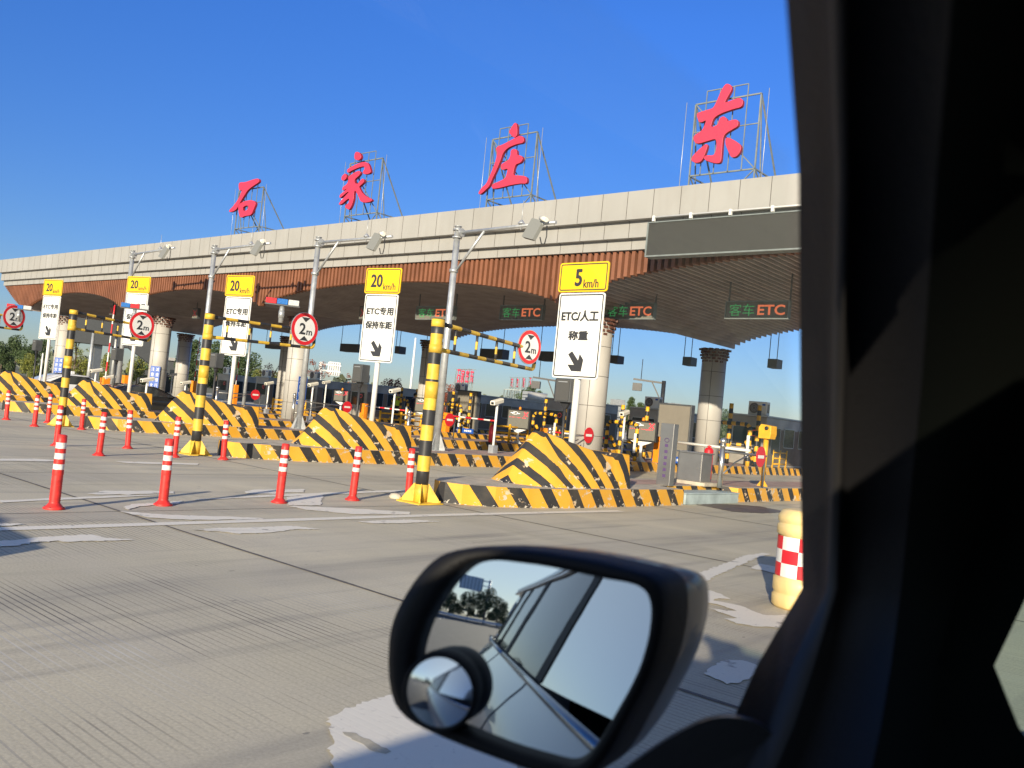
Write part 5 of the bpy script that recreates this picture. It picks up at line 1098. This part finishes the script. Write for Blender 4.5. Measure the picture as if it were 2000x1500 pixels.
# ------------------------------------------------------------------ cars on the plaza
M['carwhite'] = mat('white_car_paint', (.74,.75,.76), .25, coat=.6); M['carblack'] = mat('black_car_paint', (.02,.02,.022), .2, coat=.7); M['carblue'] = mat('dark_blue_car_paint', (.015,.035,.09), .22, coat=.7)
M['tyre'] = mat('tyre_rubber', (.02,.02,.02), .8); M['rim'] = mat('alloy_rim', (.45,.45,.46), .3, .8); M['lampw'] = mat('headlamp_glass', (.7,.72,.74), .15); M['lampr'] = mat('tail_lamp', (.35,.01,.01), .2)
def sedan(loc, rz, paint, label):            # length along y, nose at +y
    t = thing('parked_car', loc, label, 'car', 'cars in the toll lanes', rz=rz)
    prof = [(-2.25,.50),(-2.22,.85),(-1.75,.98),(-1.15,1.30),(-.55,1.44),(.25,1.42),(.95,1.05),(1.75,.92),(2.20,.72),(2.25,.45)]
    W = .89; mb = MB(); rows = []
    for y, z in prof:
        top = z > 1.0; zb = .30; wr = W*(.70 if z > 1.2 else .97 if z < .95 else .90); zm = min(z, .93)
        rows.append(mb.add([(-W*.93,y,zb),(-W,y,max(.5,min(.6,z))),(-W*.98,y,zm),(-wr,y,z-.03),(-wr*.85,y,z),(wr*.85,y,z),(wr,y,z-.03),(W*.98,y,zm),(W,y,max(.5,min(.6,z))),(W*.93,y,zb)]))
    for a, b in zip(rows, rows[1:]):
        for k in range(9): mb.face((a[k], b[k], b[k+1], a[k+1]), sm=True)
        mb.face((a[9], b[9], b[0], a[0]))
    mb.face(rows[0]); mb.face(rows[-1][::-1]); mb.build('body', paint, t)
    for sx in (-1, 1):
        mb = MB(); P = [(-1.45,.97),(-.95,1.25),(-.5,1.37),(.2,1.36),(.78,1.02)]; i = mb.add([(sx*(W*.985-(z-.93)*.52), y, z) for y, z in P]+[(sx*W*.985, .85, .96), (sx*W*.985, -1.5, .95)])
        mb.face(i if sx > 0 else i[::-1]); mb.build('side_window', 'glass', t)
        mb = MB(); mb.box((sx*.95-.08,.62,.95), (sx*.95+.08,.80,1.08)); mb.build('wing_mirror', paint, t, bevel=.03)
        for y in (-1.35, 1.38):
            mb = MB(); mb.tube([(sx*.70,y,.32),(sx*.90,y,.32)], .32, 24); w_ = mb.build('tyre', 'tyre', t); mb = MB(); mb.tube([(sx*.88,y,.32),(sx*.905,y,.32)], .21, 20); mb.build('rim', 'rim', w_)
        mb = MB(); mb.box((sx*.68-.18,2.14,.62), (sx*.68+.18,2.24,.76)); mb.build('headlight', 'lampw', t, bevel=.03)
        mb = MB(); mb.box((sx*.66-.2,-2.27,.70), (sx*.66+.2,-2.2,.84)); mb.build('tail_light', 'lampr', t, bevel=.02)
    mb = MB(); i = mb.add([(-.58,.28,1.40),(.58,.28,1.40),(.74,.90,1.075),(-.74,.90,1.075)]); mb.face(i[::-1]); 
    o = mb.build('windscreen', 'glass', t); o.location = (0,.012,.012)
    mb = MB(); i = mb.add([(-.58,-.66,1.42),(.58,-.66,1.42),(.76,-1.62,1.02),(-.76,-1.62,1.02)]); mb.face(i); o = mb.build('rear_window', 'glass', t); o.location = (0,-.012,.014)
    mb = MB(); mb.box((-.26,2.255,.40), (.26,2.27,.52)); mb.build('number_plate', 'blue', t)
    return t
p = PX(150, 736, -39.3); sedan((-39.3, p.y, 0), 0, 'carwhite', 'white saloon car in the lane behind the leftmost crash block').scale = (1,1,.88)
p = PX(262, 760, -32.6); sedan((-32.7, p.y+.3, 0), 0, 'carblack', 'black saloon car half hidden behind the fourth crash block').scale = (1,1,.78)
p = PD(1568, 892, 62); sedan((p.x, p.y, 0), rad(165), 'carblue', 'dark blue car approaching beyond the last booth at the car pillar')
sedan((-6.75, -1.75, 0), rad(0), 'carwhite', 'white car just behind in the next lane, only its shadow in view')
t = thing('car_roof_sign', (-39.3, PX(150,736,-39.3).y-.3, 1.27), 'small white roof sign on the white car', 'taxi sign'); mb = MB(); mb.box((-.30,-.08,0), (.30,.08,.12)); mb.build('body', 'carwhite', t, bevel=.02)

# ------------------------------------------------------------------ people by the booths
M['hivis'] = mat('hi_vis_vest', (.55,.75,.05), .6); M['darkcloth'] = mat('dark_navy_cloth', (.02,.025,.045), .8); M['skin'] = mat('skin', (.45,.27,.19), .6); M['hair'] = mat('black_hair', (.015,.012,.01), .7)
def person(loc, rz, label, vest=True, lean=0.0):
    J = {'pel':(0,0,.95),'sp':(0,.02+lean*.3,1.18),'ch':(0,.01+lean,1.38),'nk':(0,lean,1.50),'hd':(0,-.01+lean*1.1,1.60),'top':(0,lean*1.1,1.74),
         'lh':(-.09,0,.90),'lk':(-.11,-.04,.50),'la':(-.12,.02,.09),'lt':(-.13,-.13,.04),'rh':(.09,0,.90),'rk':(.13,.02,.50),'ra':(.15,.10,.09),'rt':(.16,-.05,.04),
         'ls':(-.18,lean,1.40),'le':(-.25,.02+lean,1.13),'lw':(-.20,-.14+lean,.93),'rs':(.18,lean,1.40),'re':(.25,.03+lean,1.13),'rw':(.22,-.12+lean,.92)}
    E = [('pel','sp'),('sp','ch'),('ch','nk'),('nk','hd'),('hd','top'),('pel','lh'),('lh','lk'),('lk','la'),('la','lt'),('pel','rh'),('rh','rk'),('rk','ra'),('ra','rt'),('ch','ls'),('ls','le'),('le','lw'),('ch','rs'),('rs','re'),('re','rw')]
    Rr = {'pel':.14,'sp':.13,'ch':.16,'nk':.06,'hd':.092,'top':.07,'lh':.10,'rh':.10,'lk':.065,'rk':.065,'la':.045,'ra':.045,'lt':.04,'rt':.04,'ls':.065,'rs':.065,'le':.045,'re':.045,'lw':.032,'rw':.032}
    names = list(J); V = [Vector(J[k]) for k in names]; rads = [Rr[k] for k in names]; ed = [(names.index(a), names.index(b)) for a, b in E]
    for s_, wr in ((-1,'lw'),(1,'rw')):            # five unequal fingers on each hand
        w = Vector(J[wr]); b0 = names.index(wr); pi = len(V); V.append(w+Vector((0,-.035,-.06))); rads.append(.026); ed.append((b0, pi))
        for f in range(4): L_ = (.045,.055,.050,.038)[f]; k = len(V); V.append(V[pi]+Vector((0,(-.024+.016*f),-.035))); V.append(V[k]+Vector((-s_*.008,-.01,-L_))); rads += [.010,.008]; ed += [(pi,k),(k,k+1)]
        k = len(V); V.append(w+Vector((-s_*.02,-.06,-.05))); V.append(V[k]+Vector((-s_*.012,-.015,-.03))); rads += [.011,.009]; ed += [(b0,k),(k,k+1)]
    me = bpy.data.meshes.new('body'); me.from_pydata([tuple(v) for v in V], ed, []); o = bpy.data.objects.new('person', me); COL.objects.link(o)
    sk = o.modifiers.new('skin', 'SKIN'); me.skin_vertices.new() if not me.skin_vertices else None
    for v, r in zip(me.skin_vertices[0].data, rads): v.radius = (r, r*.9)
    me.skin_vertices[0].data[0].use_root = True; o.modifiers.new('sub', 'SUBSURF').levels = 1
    bpy.context.view_layer.update(); m2 = bpy.data.meshes.new_from_object(o.evaluated_get(bpy.context.evaluated_depsgraph_get())); bpy.data.objects.remove(o)
    m2.materials.clear(); [m2.materials.append(M[x]) for x in ('skin','darkcloth','hivis' if vest else 'darkcloth')]
    for p in m2.polygons: z = p.center.z; p.use_smooth = True; p.material_index = 0 if z > 1.47 or (z < .96 and abs(p.center.x) > .17 and z > .75) else 2 if z > 1.0 and abs(p.center.x) < .22 else 1
    o = bpy.data.objects.new('person', m2); COL.objects.link(o); o.location = loc; o.rotation_euler = (0,0,rz); tag(o, label, 'person')
    mb = MB(); hx = Vector((0, -.005+lean*1.1, 1.66)); mb.lathe([(.02,.11),(.07,.095),(.098,.05),(.102,0),(.095,-.05)][::-1], 16, hx, cap=False); mb.build('cap', 'hair', o)
    mb = MB(); mb.prism([(-.014,0),(.014,0),(0,.05)], hx+Vector((0,-.095,-.05)), (1,0,0), (0,0,1), (0,-.018,0)); mb.build('nose', 'skin', o)
    return o
p = PX(775, 800, -36.4); person((-36.4, p.y, KZ), rad(20), 'person in a yellow green safety vest and dark trousers beside the nearest gate pole')
p = PX(808, 805, -36.2); person((-36.2, p.y, KZ), rad(-120), 'person in dark trousers walking behind the LED screen by the gate pole', vest=False, lean=-.05)

# ------------------------------------------------------------------ scenery behind the car, seen in its mirror
def mirror_bg():
    for k, (x, y, h, kd) in enumerate(((-.5,-70,5.2,'broad'),(2.6,-70,6.4,'broad'),(-4,-70,4.4,'broad'),(-8,-71,4.2,'broad'),(5.4,-73,5.4,'broad'),(-12,-70,4.6,'broad'),(7.5,-76,3.6,'bush'),(-17,-69,4.4,'broad'))):
        t = thing('tree' if kd != 'bush' else 'bush', (x, y, 0), ['round dark tree in the mirror, below the gantry sign','largest dark tree in the mirror','dark tree at the left side of the mirror','dark tree left in the mirror behind the guard rail','dark tree in the mirror next to the car flank','low dark tree at the mirror edge','dark bush in the mirror near the car flank','dark tree behind the mirror rim'][k], 'tree' if kd != 'bush' else 'bush', 'trees behind the car')
        if (kd, 'leafdark') in proto:
            for o in proto[(kd, 'leafdark')]: c = o.copy(); COL.objects.link(c); c.parent = t
        t.scale = (h*1.2, h*1.2, h); t.rotation_euler = (0,0,k)
    t = thing('guard_rail', (0,-62,0), 'low roadside guard rail seen in the mirror', 'guard rail')
    mb = MB(); mb.box((-70,-.05,.45), (40,.05,.80)); mb.build('rail', 'galv', t)
    mb = MB(); mb.box((-70,-1.2,0), (40,-.9,.35)); mb.build('verge', 'darkgrey2', t)
    t = thing('gantry_sign', (3.2,-80,0), 'grey gantry road sign on a pole seen in the mirror', 'gantry sign')
    mb = MB(); mb.tube([(0,0,0),(0,0,8.6)], .22, 12); mb.build('pole', 'galv', t)
    mb = MB(); mb.bar((0,0,8.2), (-5.5,0,8.2), .2); mb.bar((0,0,7.2), (-5.5,0,7.2), .2); mb.build('arm', 'galv', t)
    mb = MB(); mb.box((-6.4,.12,5.9), (-1.4,.2,8.6)); pl = mb.build('plate', 'galv', t); mb = MB()
    for x in range(7): mb.box((-6.2+x*.76,.203,6.0), (-6.05+x*.76,.26,8.5))
    mb.build('rib', 'darkgrey2', pl)
mirror_bg()
# ================================================================== THE CAR THE PICTURE IS TAKEN FROM
M['paint'] = mat('grey_blue_metallic_paint', (.20,.235,.28), .28, .35, coat=1.0); M['trimblack'] = mat('black_grained_plastic', (.009,.009,.010), .6, spec=.2, bump=.15, bscale=300)
M['shellnavy'] = mat('navy_mirror_shell', (.008,.014,.035), .4, spec=.3, coat=.25); M['seal'] = mat('rubber_window_seal', (.022,.021,.020), .6); M['fabric'] = mat('charcoal_interior_trim', (.006,.007,.006), 1.0, spec=0)
M['chrometrim'] = mat('satin_belt_strip', (.42,.45,.48), .22, .9); M['mirror'] = mat('mirror_surface', (.86,.90,.91), .0, 1.0)
M['carglass'] = mat('reflective_side_glass', (.03,.04,.045), .03, spec=.55)
def tinted():
    m = bpy.data.materials.new('tinted_windscreen'); m.use_nodes = True; nt = m.node_tree; nt.nodes.clear()
    o = nt.nodes.new('ShaderNodeOutputMaterial'); tr = nt.nodes.new('ShaderNodeBsdfTransparent'); tr.inputs[0].default_value = (.60,.74,.66,1)
    gl = nt.nodes.new('ShaderNodeBsdfGlossy'); gl.inputs['Roughness'].default_value = .03; mx = nt.nodes.new('ShaderNodeMixShader'); mx.inputs[0].default_value = .07
    nt.links.new(tr.outputs[0], mx.inputs[1]); nt.links.new(gl.outputs[0], mx.inputs[2]); nt.links.new(mx.outputs[0], o.inputs[0]); return m
M['tinted'] = tinted()
car = thing('car', (0,0,0), 'grey car the view is taken from, its side mirror and dark window pillar in front', 'car')
def pt(u, v, t_): return Vector((0,0,CAMH)) + ray(u, v).normalized()*t_
# side mirror -----------------------------------------------------
MC = pt(1030, 1290, .80); NC = Vector((.400, -.912, .097)).normalized(); RC = 1.25
def onm(u, v, off=0.0):
    d = ray(u, v); t_ = (MC+NC*off-Vector((0,0,CAMH))).dot(NC)/d.dot(NC); return Vector((0,0,CAMH))+d*t_
zm = lambda L_: [(740+a/2.6316, 1050+b/2.6316) for a, b in L_]
glass = zm([(185,660),(190,590),(205,530),(235,440),(290,345),(350,250),(410,180),(470,130),(530,112),(600,110),(700,122),(860,142),(1010,172),(1170,208),(1280,225),(1340,242),(1385,275),(1405,330),(1408,400),(1392,520),(1350,660),(1290,790),(1210,930),(1140,1050),(1085,1125),(1030,1165),(980,1172),(900,1150),(700,1090),(520,1020),(380,965),(270,905),(210,840),(188,760)])
outer = zm([(62,620),(68,500),(95,400),(140,310),(200,215),(270,135),(340,85),(430,58),(560,50),(700,58),(850,75),(1000,98),(1150,128),(1300,165),(1390,190),(1440,225),(1465,290),(1468,400),(1450,520),(1405,680),(1340,820),(1270,950),(1200,1080),(1140,1170),(1080,1225),(1000,1240),(880,1215),(680,1150),(480,1075),(320,1010),(170,935),(100,860),(75,780),(64,700)])
outer = outer[:len(glass)]
mr = MB(); N = len(glass); P3 = [onm(u, v) for u, v in smooth_poly(glass, 1)]; N2 = len(P3); C3 = MC.copy(); rings = []
for k in range(1, 15):
    f = k/14; row = []
    for p in P3: q = C3+(p-C3)*f; r2 = (q-MC).length_squared; row.append(q-NC*(r2/(2*RC)))
    rings.append(mr.add(row))
c = mr.add([C3])[0]
for j in range(N2): mr.face((c, rings[0][j], rings[0][(j+1)%N2]), sm=True)
for a, b in zip(rings, rings[1:]):
    for j in range(N2): mr.face((a[j], b[j], b[(j+1)%N2], a[(j+1)%N2]), sm=True)
FW = Vector((-.10, 1, -.02)).normalized(); CO = Vector((0,0,0)); O3 = [onm(u, v) for u, v in smooth_poly(outer, 1)]
for p in O3: CO += p/len(O3)
hb = MB(); rows = []
G3 = [p-NC*.004-NC*((p-MC).length_squared/(2*RC)) for p in P3]
def ringof(src, s_, dp, lift=Vector((0,0,0))): return hb.add([CO+(p-CO)*s_+FW*dp+lift for p in src])
rows.append(hb.add([p+NC*.001 for p in G3])); rows.append(hb.add([p+NC*.010 for p in P3])); rows.append(hb.add([a.lerp(b, .45)+NC*.016 for a, b in zip(P3, O3)])); rows.append(hb.add([p+NC*.006 for p in O3]))
rows += [ringof(O3, 1.012, .015), ringof(O3, 1.0, .05), ringof(O3, .97, .09), ringof(O3, .90, .13), ringof(O3, .76, .165), ringof(O3, .55, .185), ringof(O3, .25, .195)]
for k, (a, b) in enumerate(zip(rows, rows[1:])):
    for j in range(N2): hb.face((a[j], b[j], b[(j+1)%N2], a[(j+1)%N2]), 0 if k < 5 else 1, sm=True)
hb.face(rows[-1][::-1], 1, sm=True)
sm_ = hb.build('side_mirror', ['trimblack','shellnavy'], car); sm_['label'] = 'oval black door mirror with convex glass and a small round blind spot mirror'
mg = mr.build('mirror_glass', 'mirror', sm_)
# arm to the door
st = MB(); fr_ = [(1375,1400),(1430,1392),(1500,1408),(1560,1480),(1560,1740),(1020,1740),(1110,1600),(1210,1505),(1300,1440)]
fr_ = smooth_poly(fr_, 2); a = st.add([pt(u, v, .80) for u, v in fr_]); b = st.add([pt(1330+(u-1330)*.96, 1500+(v-1500)*.94, .735) for u, v in fr_]); n = len(fr_)
for k in range(n): st.face((a[k], a[(k+1)%n], b[(k+1)%n], b[k]), 1, sm=True)
st.face(a, 0); st.face(b[::-1], 0); st.build('mirror_foot', ['trimblack','shellnavy'], sm_)
# blind spot mirror
bc = onm(866, 1346, .010); ax = Vector((0,0,1)).cross(NC).normalized(); ay = NC.cross(ax); NB = (NC+ax*.10+ay*-.02).normalized(); ax = Vector((0,0,1)).cross(NB).normalized(); ay = NB.cross(ax)
rb = (onm(930, 1346)-onm(866, 1346)).length*.98
hb = MB(); n = 40; prof = [(1.10,-.012),(1.13,.000),(1.10,.014),(1.02,.017),(.97,.014)]; R2 = [hb.add([bc+ax*(math.cos(2*math.pi*j/n)*rb*r)+ay*(math.sin(2*math.pi*j/n)*rb*r)+NB*z for j in range(n)]) for r, z in prof]
for a, b in zip(R2, R2[1:]):
    for j in range(n): hb.face((a[j], a[(j+1)%n], b[(j+1)%n], b[j]), sm=True)
hb.build('blind_spot_rim', 'trimblack', sm_)
hb = MB(); R2 = []
for k in range(1, 11): r = rb*.985*k/10; R2.append(hb.add([bc+ax*(math.cos(2*math.pi*j/n)*r)+ay*(math.sin(2*math.pi*j/n)*r)+NB*(.0145+ (rb*rb-r*r)/(2*.085)) for j in range(n)]))
c = hb.add([bc+NB*(.0145+rb*rb/(2*.085))])[0]
for j in range(n): hb.face((c, R2[0][j], R2[0][(j+1)%n]), sm=True)
for a, b in zip(R2, R2[1:]):
    for j in range(n): hb.face((a[j], b[j], b[(j+1)%n], a[(j+1)%n]), sm=True)
hb.build('blind_spot_glass', 'mirror', sm_)
# left flank of the body, seen in the mirror ---------------------------
SX0 = -.335                                            # widest plane of the door skin
prof = [(-.02,.22),(-.09,.42),(-.125,.60),(-.132,.72),(-.118,.82),(-.075,.90),(-.015,.965),(.03,1.010),(.046,1.030)]
def taper(y): return 0 if y > -2.2 else .10*((-2.2-y)/1.3)**1.6
def frontt(y): return 0 if y < .9 else .14*((y-.9)/1.5)**1.5
ys = [-3.55,-3.45,-3.3,-3.0,-2.7,-2.4,-2.0,-1.6,-1.25,-.9,-.5,-.1,.3,.7,1.1,1.5,1.9,2.2,2.4]
bd = MB(); rows = [bd.add([(SX0+dx+taper(y)+frontt(y)+(.25 if y < -3.5 else 0), y, z-(.05 if y > 1.6 else 0)-(.02*(y > 1.1))) for dx, z in prof]) for y in ys]
for a, b in zip(rows, rows[1:]):
    for k in range(len(prof)-1): bd.face((a[k], a[k+1], b[k+1], b[k]), sm=True)
bd.build('left_body_side', 'paint', car)
mb = MB()
for y0, lean in ((-.42, -.10), (-1.55, -.12), (-2.35, .25)):
    for (dx, z), (dx2, z2) in zip(prof, prof[1:]): mb.bar((SX0+dx+taper(y0)-.001, y0+lean*(z-.6)*.4, z), (SX0+dx2+taper(y0)-.001, y0+lean*(z2-.6)*.4, z2), .006, .004)
mb.build('door_gap', 'rubber', car)
mb = MB()
for y0, y1 in ((-3.1,-2.42),(-2.4,-1.30),(-1.285,.62)): mb.tube([(SX0+.040+taper(y0), y0, 1.045), (SX0+.040+taper((y0+y1)/2), (y0+y1)/2, 1.045), (SX0+.040+taper(y1), y1, 1.045)], .0125, 8)
mb.build('belt_strip', 'chrometrim', car)
for y in (-.95, -2.0): mb = MB(); mb.tube([(SX0-.09,y-.10,.88),(SX0-.125,y-.08,.88),(SX0-.125,y+.08,.88),(SX0-.09,y+.10,.88)], .012, 8); mb.build('door_handle', 'chrometrim', car)
GX = lambda z: SX0+.066+(z-1.05)*.42
def pane(y0, y1, y0t, y1t, name, m_, z0=1.055, z1=1.475, off=0):
    mb = MB(); i = mb.add([(GX(z0)+taper(y0)+off,y0,z0),(GX(z0)+taper(y1)+off,y1,z0),(GX(z1)+taper(y1t)+off,y1t,z1),(GX(z1)+taper(y0t)+off,y0t,z1),(GX(z0)+taper(y0)+off+.006,y0,z0),(GX(z0)+taper(y1)+off+.006,y1,z0),(GX(z1)+taper(y1t)+off+.006,y1t,z1),(GX(z1)+taper(y0t)+off+.006,y0t,z1)])
    for q in ((0,3,2,1),(4,5,6,7),(0,1,5,4),(1,2,6,5),(2,3,7,6),(3,0,4,7)): mb.face([i[k] for k in q])
    return mb.build(name, m_, car)
pane(-1.29,-.40,-1.20,-.36,'side_window','carglass'); pane(-2.25,-1.42,-2.10,-1.33,'side_window','carglass'); pane(-2.95,-2.38,-2.62,-2.22,'side_window','carglass')
pane(-1.415,-1.295,-1.325,-1.205,'window_pillar','trimblack', off=-.004); pane(-2.375,-2.255,-2.215,-2.105,'window_pillar','trimblack', off=-.004); pane(-.395,-.30,-.355,-.27,'window_pillar','trimblack', off=-.004)
def clear():
    m = bpy.data.materials.new('clear_window_glass'); m.use_nodes = True; nt = m.node_tree; nt.nodes.clear()
    o = nt.nodes.new('ShaderNodeOutputMaterial'); tr = nt.nodes.new('ShaderNodeBsdfTransparent'); tr.inputs[0].default_value = (.96,.97,.96,1); fr = nt.nodes.new('ShaderNodeFresnel'); fr.inputs[0].default_value = 1.45
    gl = nt.nodes.new('ShaderNodeBsdfGlossy'); gl.inputs['Roughness'].default_value = .0; mx = nt.nodes.new('ShaderNodeMixShader')
    nt.links.new(fr.outputs[0], mx.inputs[0]); nt.links.new(tr.outputs[0], mx.inputs[1]); nt.links.new(gl.outputs[0], mx.inputs[2]); nt.links.new(mx.outputs[0], o.inputs[0]); return m
M['clear'] = clear(); mb = MB(); fe = []
for v in (1700, 1450, 1150, 700, 300, 0, -120):
    d = ray(1500 if v > 1200 else 1542, v); t_ = (SX0+.066+(CAMH-1.05)*.42)/(d.x-.42*d.z); fe.append(Vector((0,0,CAMH))+d*t_)
mb.face(mb.add([(GX(1.05),-.30,1.05)]+[tuple(p) for p in fe if 1.05 < p.z < 1.475]+[(GX(1.475),-.0,1.475),(GX(1.475),-.27,1.475)])); mb.build('front_side_window', 'clear', car)
pane(-1.93,-1.90,-1.82,-1.80,'window_bar','trimblack', off=-.008)
mb = MB()   # roof, roof rail, right side, rear, floor: the dark cabin
mb.box((GX(1.48)-.0,-2.75,1.50), (1.22,.02,1.53)); mb.box((GX(1.48)-.012,-2.8,1.478), (GX(1.48)+.03,.0,1.498)); mb.box((.02,.021,1.50), (1.2,.46,1.53)); mb.build('roof', 'paint', car, bevel=.01)  # last slab, ahead of the roof, is added unseen to block sun on the pillar
mb = MB(); mb.box((1.27,-3.4,.25), (1.33,2.3,1.05)); mb.box((1.18,-2.8,1.051), (1.24,.46,1.495)); mb.build('right_body_side', 'paint', car)  # upper slab, unseen, is carried forward to keep sun off the pillar
mb = MB(); mb.box((-.24,-3.5,.3), (1.3,-3.44,1.05)); mb.box((.02,-3.05,1.051), (1.15,-2.8,1.475)); mb.build('tailgate', 'paint', car)
mb = MB(); mb.box((-.28,-3.4,.25), (1.26,2.2,.29)); mb.build('floor', 'fabric', car)
mb = MB(); i = mb.add([(-.18,1.30,1.0),(1.25,1.30,1.0),(1.15,2.35,.84),(-.10,2.35,.84),(-.18,1.30,.9),(1.25,1.30,.9),(1.15,2.35,.5),(-.10,2.35,.5)])
for q in ((0,1,2,3),(4,7,6,5),(0,4,5,1),(1,5,6,2),(2,6,7,3),(3,7,4,0)): mb.face([i[k] for k in q])
mb.build('bonnet', 'paint', car)
mb = MB(); mb.box((-.26,.86,.35), (1.26,1.28,.985)); mb.build('dashboard', 'fabric', car, bevel=.03)
mb = MB(); mb.box((-.02,-.85,.55), (.52,-.68,1.42)); mb.box((-.02,-.68,.50), (.52,-.12,.66)); mb.build('driver_seat', 'fabric', car, bevel=.05)
for sx in (-.20, 1.18):
    for y in (-2.35, 1.45): mb = MB(); mb.tube([(sx-.10,y,.33),(sx+.10,y,.33)], .33, 28); w_ = mb.build('tyre', 'tyre', car); mb = MB(); mb.tube([(sx-.112,y,.33),(sx+.112,y,.33)], .21, 20); mb.build('rim', 'rim', w_)
# A pillar, door frame and seals: a closed solid built of rows across the pillar
V_ = [-260, 0, 340, 750, 1000, 1150, 1300, 1420, 1560, 1800]
U_ = {0:[1512,1535,1560,1563,1565,1566,1478,1425,1345,1215], 1:[1570,1595,1615,1612,1610,1600,1520,1475,1400,1280], 2:[1600,1620,1632,1625,1620,1614,1545,1500,1430,1315],
      3:[1628,1650,1655,1648,1640,1636,1590,1550,1490,1390], 4:[1645,1668,1670,1660,1654,1650,1620,1585,1530,1440], 5:[1900,1860,1830,1800,1775,1760,1740,1720,1690,1640], 6:[2150,2100,2050,1980,1920,1870,1830,1820,1800,1780], 7:[2400,2350,2290,2170,2075,2004,1936,1985,2080,2200], 8:[2440,2390,2330,2190,2085,2012,1942,1990,2090,2220]}
TT = [.36,.42,.52,.68,.78,.83,.80,.77,.74,.70]; DD = [1.04,1.0,.965,.945,.985,.90,.86,.98,1.10]
ap = MB(); rows = []
for i, v in enumerate(V_):
    fr = [pt(U_[c][i], v, TT[i]*DD[c]) for c in range(9)]; bk = [pt(U_[c][i], v, TT[i]*DD[c]+.09) for c in (8, 5, 3, 0)]
    bk[0] = pt(U_[8][i], v, TT[i]*DD[8]+.012); bk[3] = pt(U_[0][i], v, TT[i]*DD[0]+.010); rows.append(ap.add(fr+bk))
K = 13
for a, b in zip(rows, rows[1:]):
    for k in range(K): j = (k+1) % K; ap.face((a[k], b[k], b[j], a[j]), 1 if k == 2 else 2 if k in (5,6,7) else 0, sm=True)
ap.face(rows[0]); ap.face(rows[-1][::-1]); ap.build('window_pillar_trim', ['trimblack','seal','fabric'], car)
# windscreen beyond the pillar with its dark printed edge
cw = [pt(1905, 300, 1.0), pt(1900, 1500, 1.02), Vector((1.1,1.28,1.0)), Vector((1.05,.25,1.50))]
Lf = [pt(U_[8][i], V_[i], TT[i]*DD[8]) for i in range(1, 9)]; mb = MB(); i = mb.add(Lf); j = mb.add([Vector((1.10+.12*k/7, .48+.78*k/7, 1.50-.50*k/7)) for k in range(8)])
for k in range(7): mb.face((i[k], i[k+1], j[k+1], j[k]))
mb.build('windscreen', 'tinted', car)
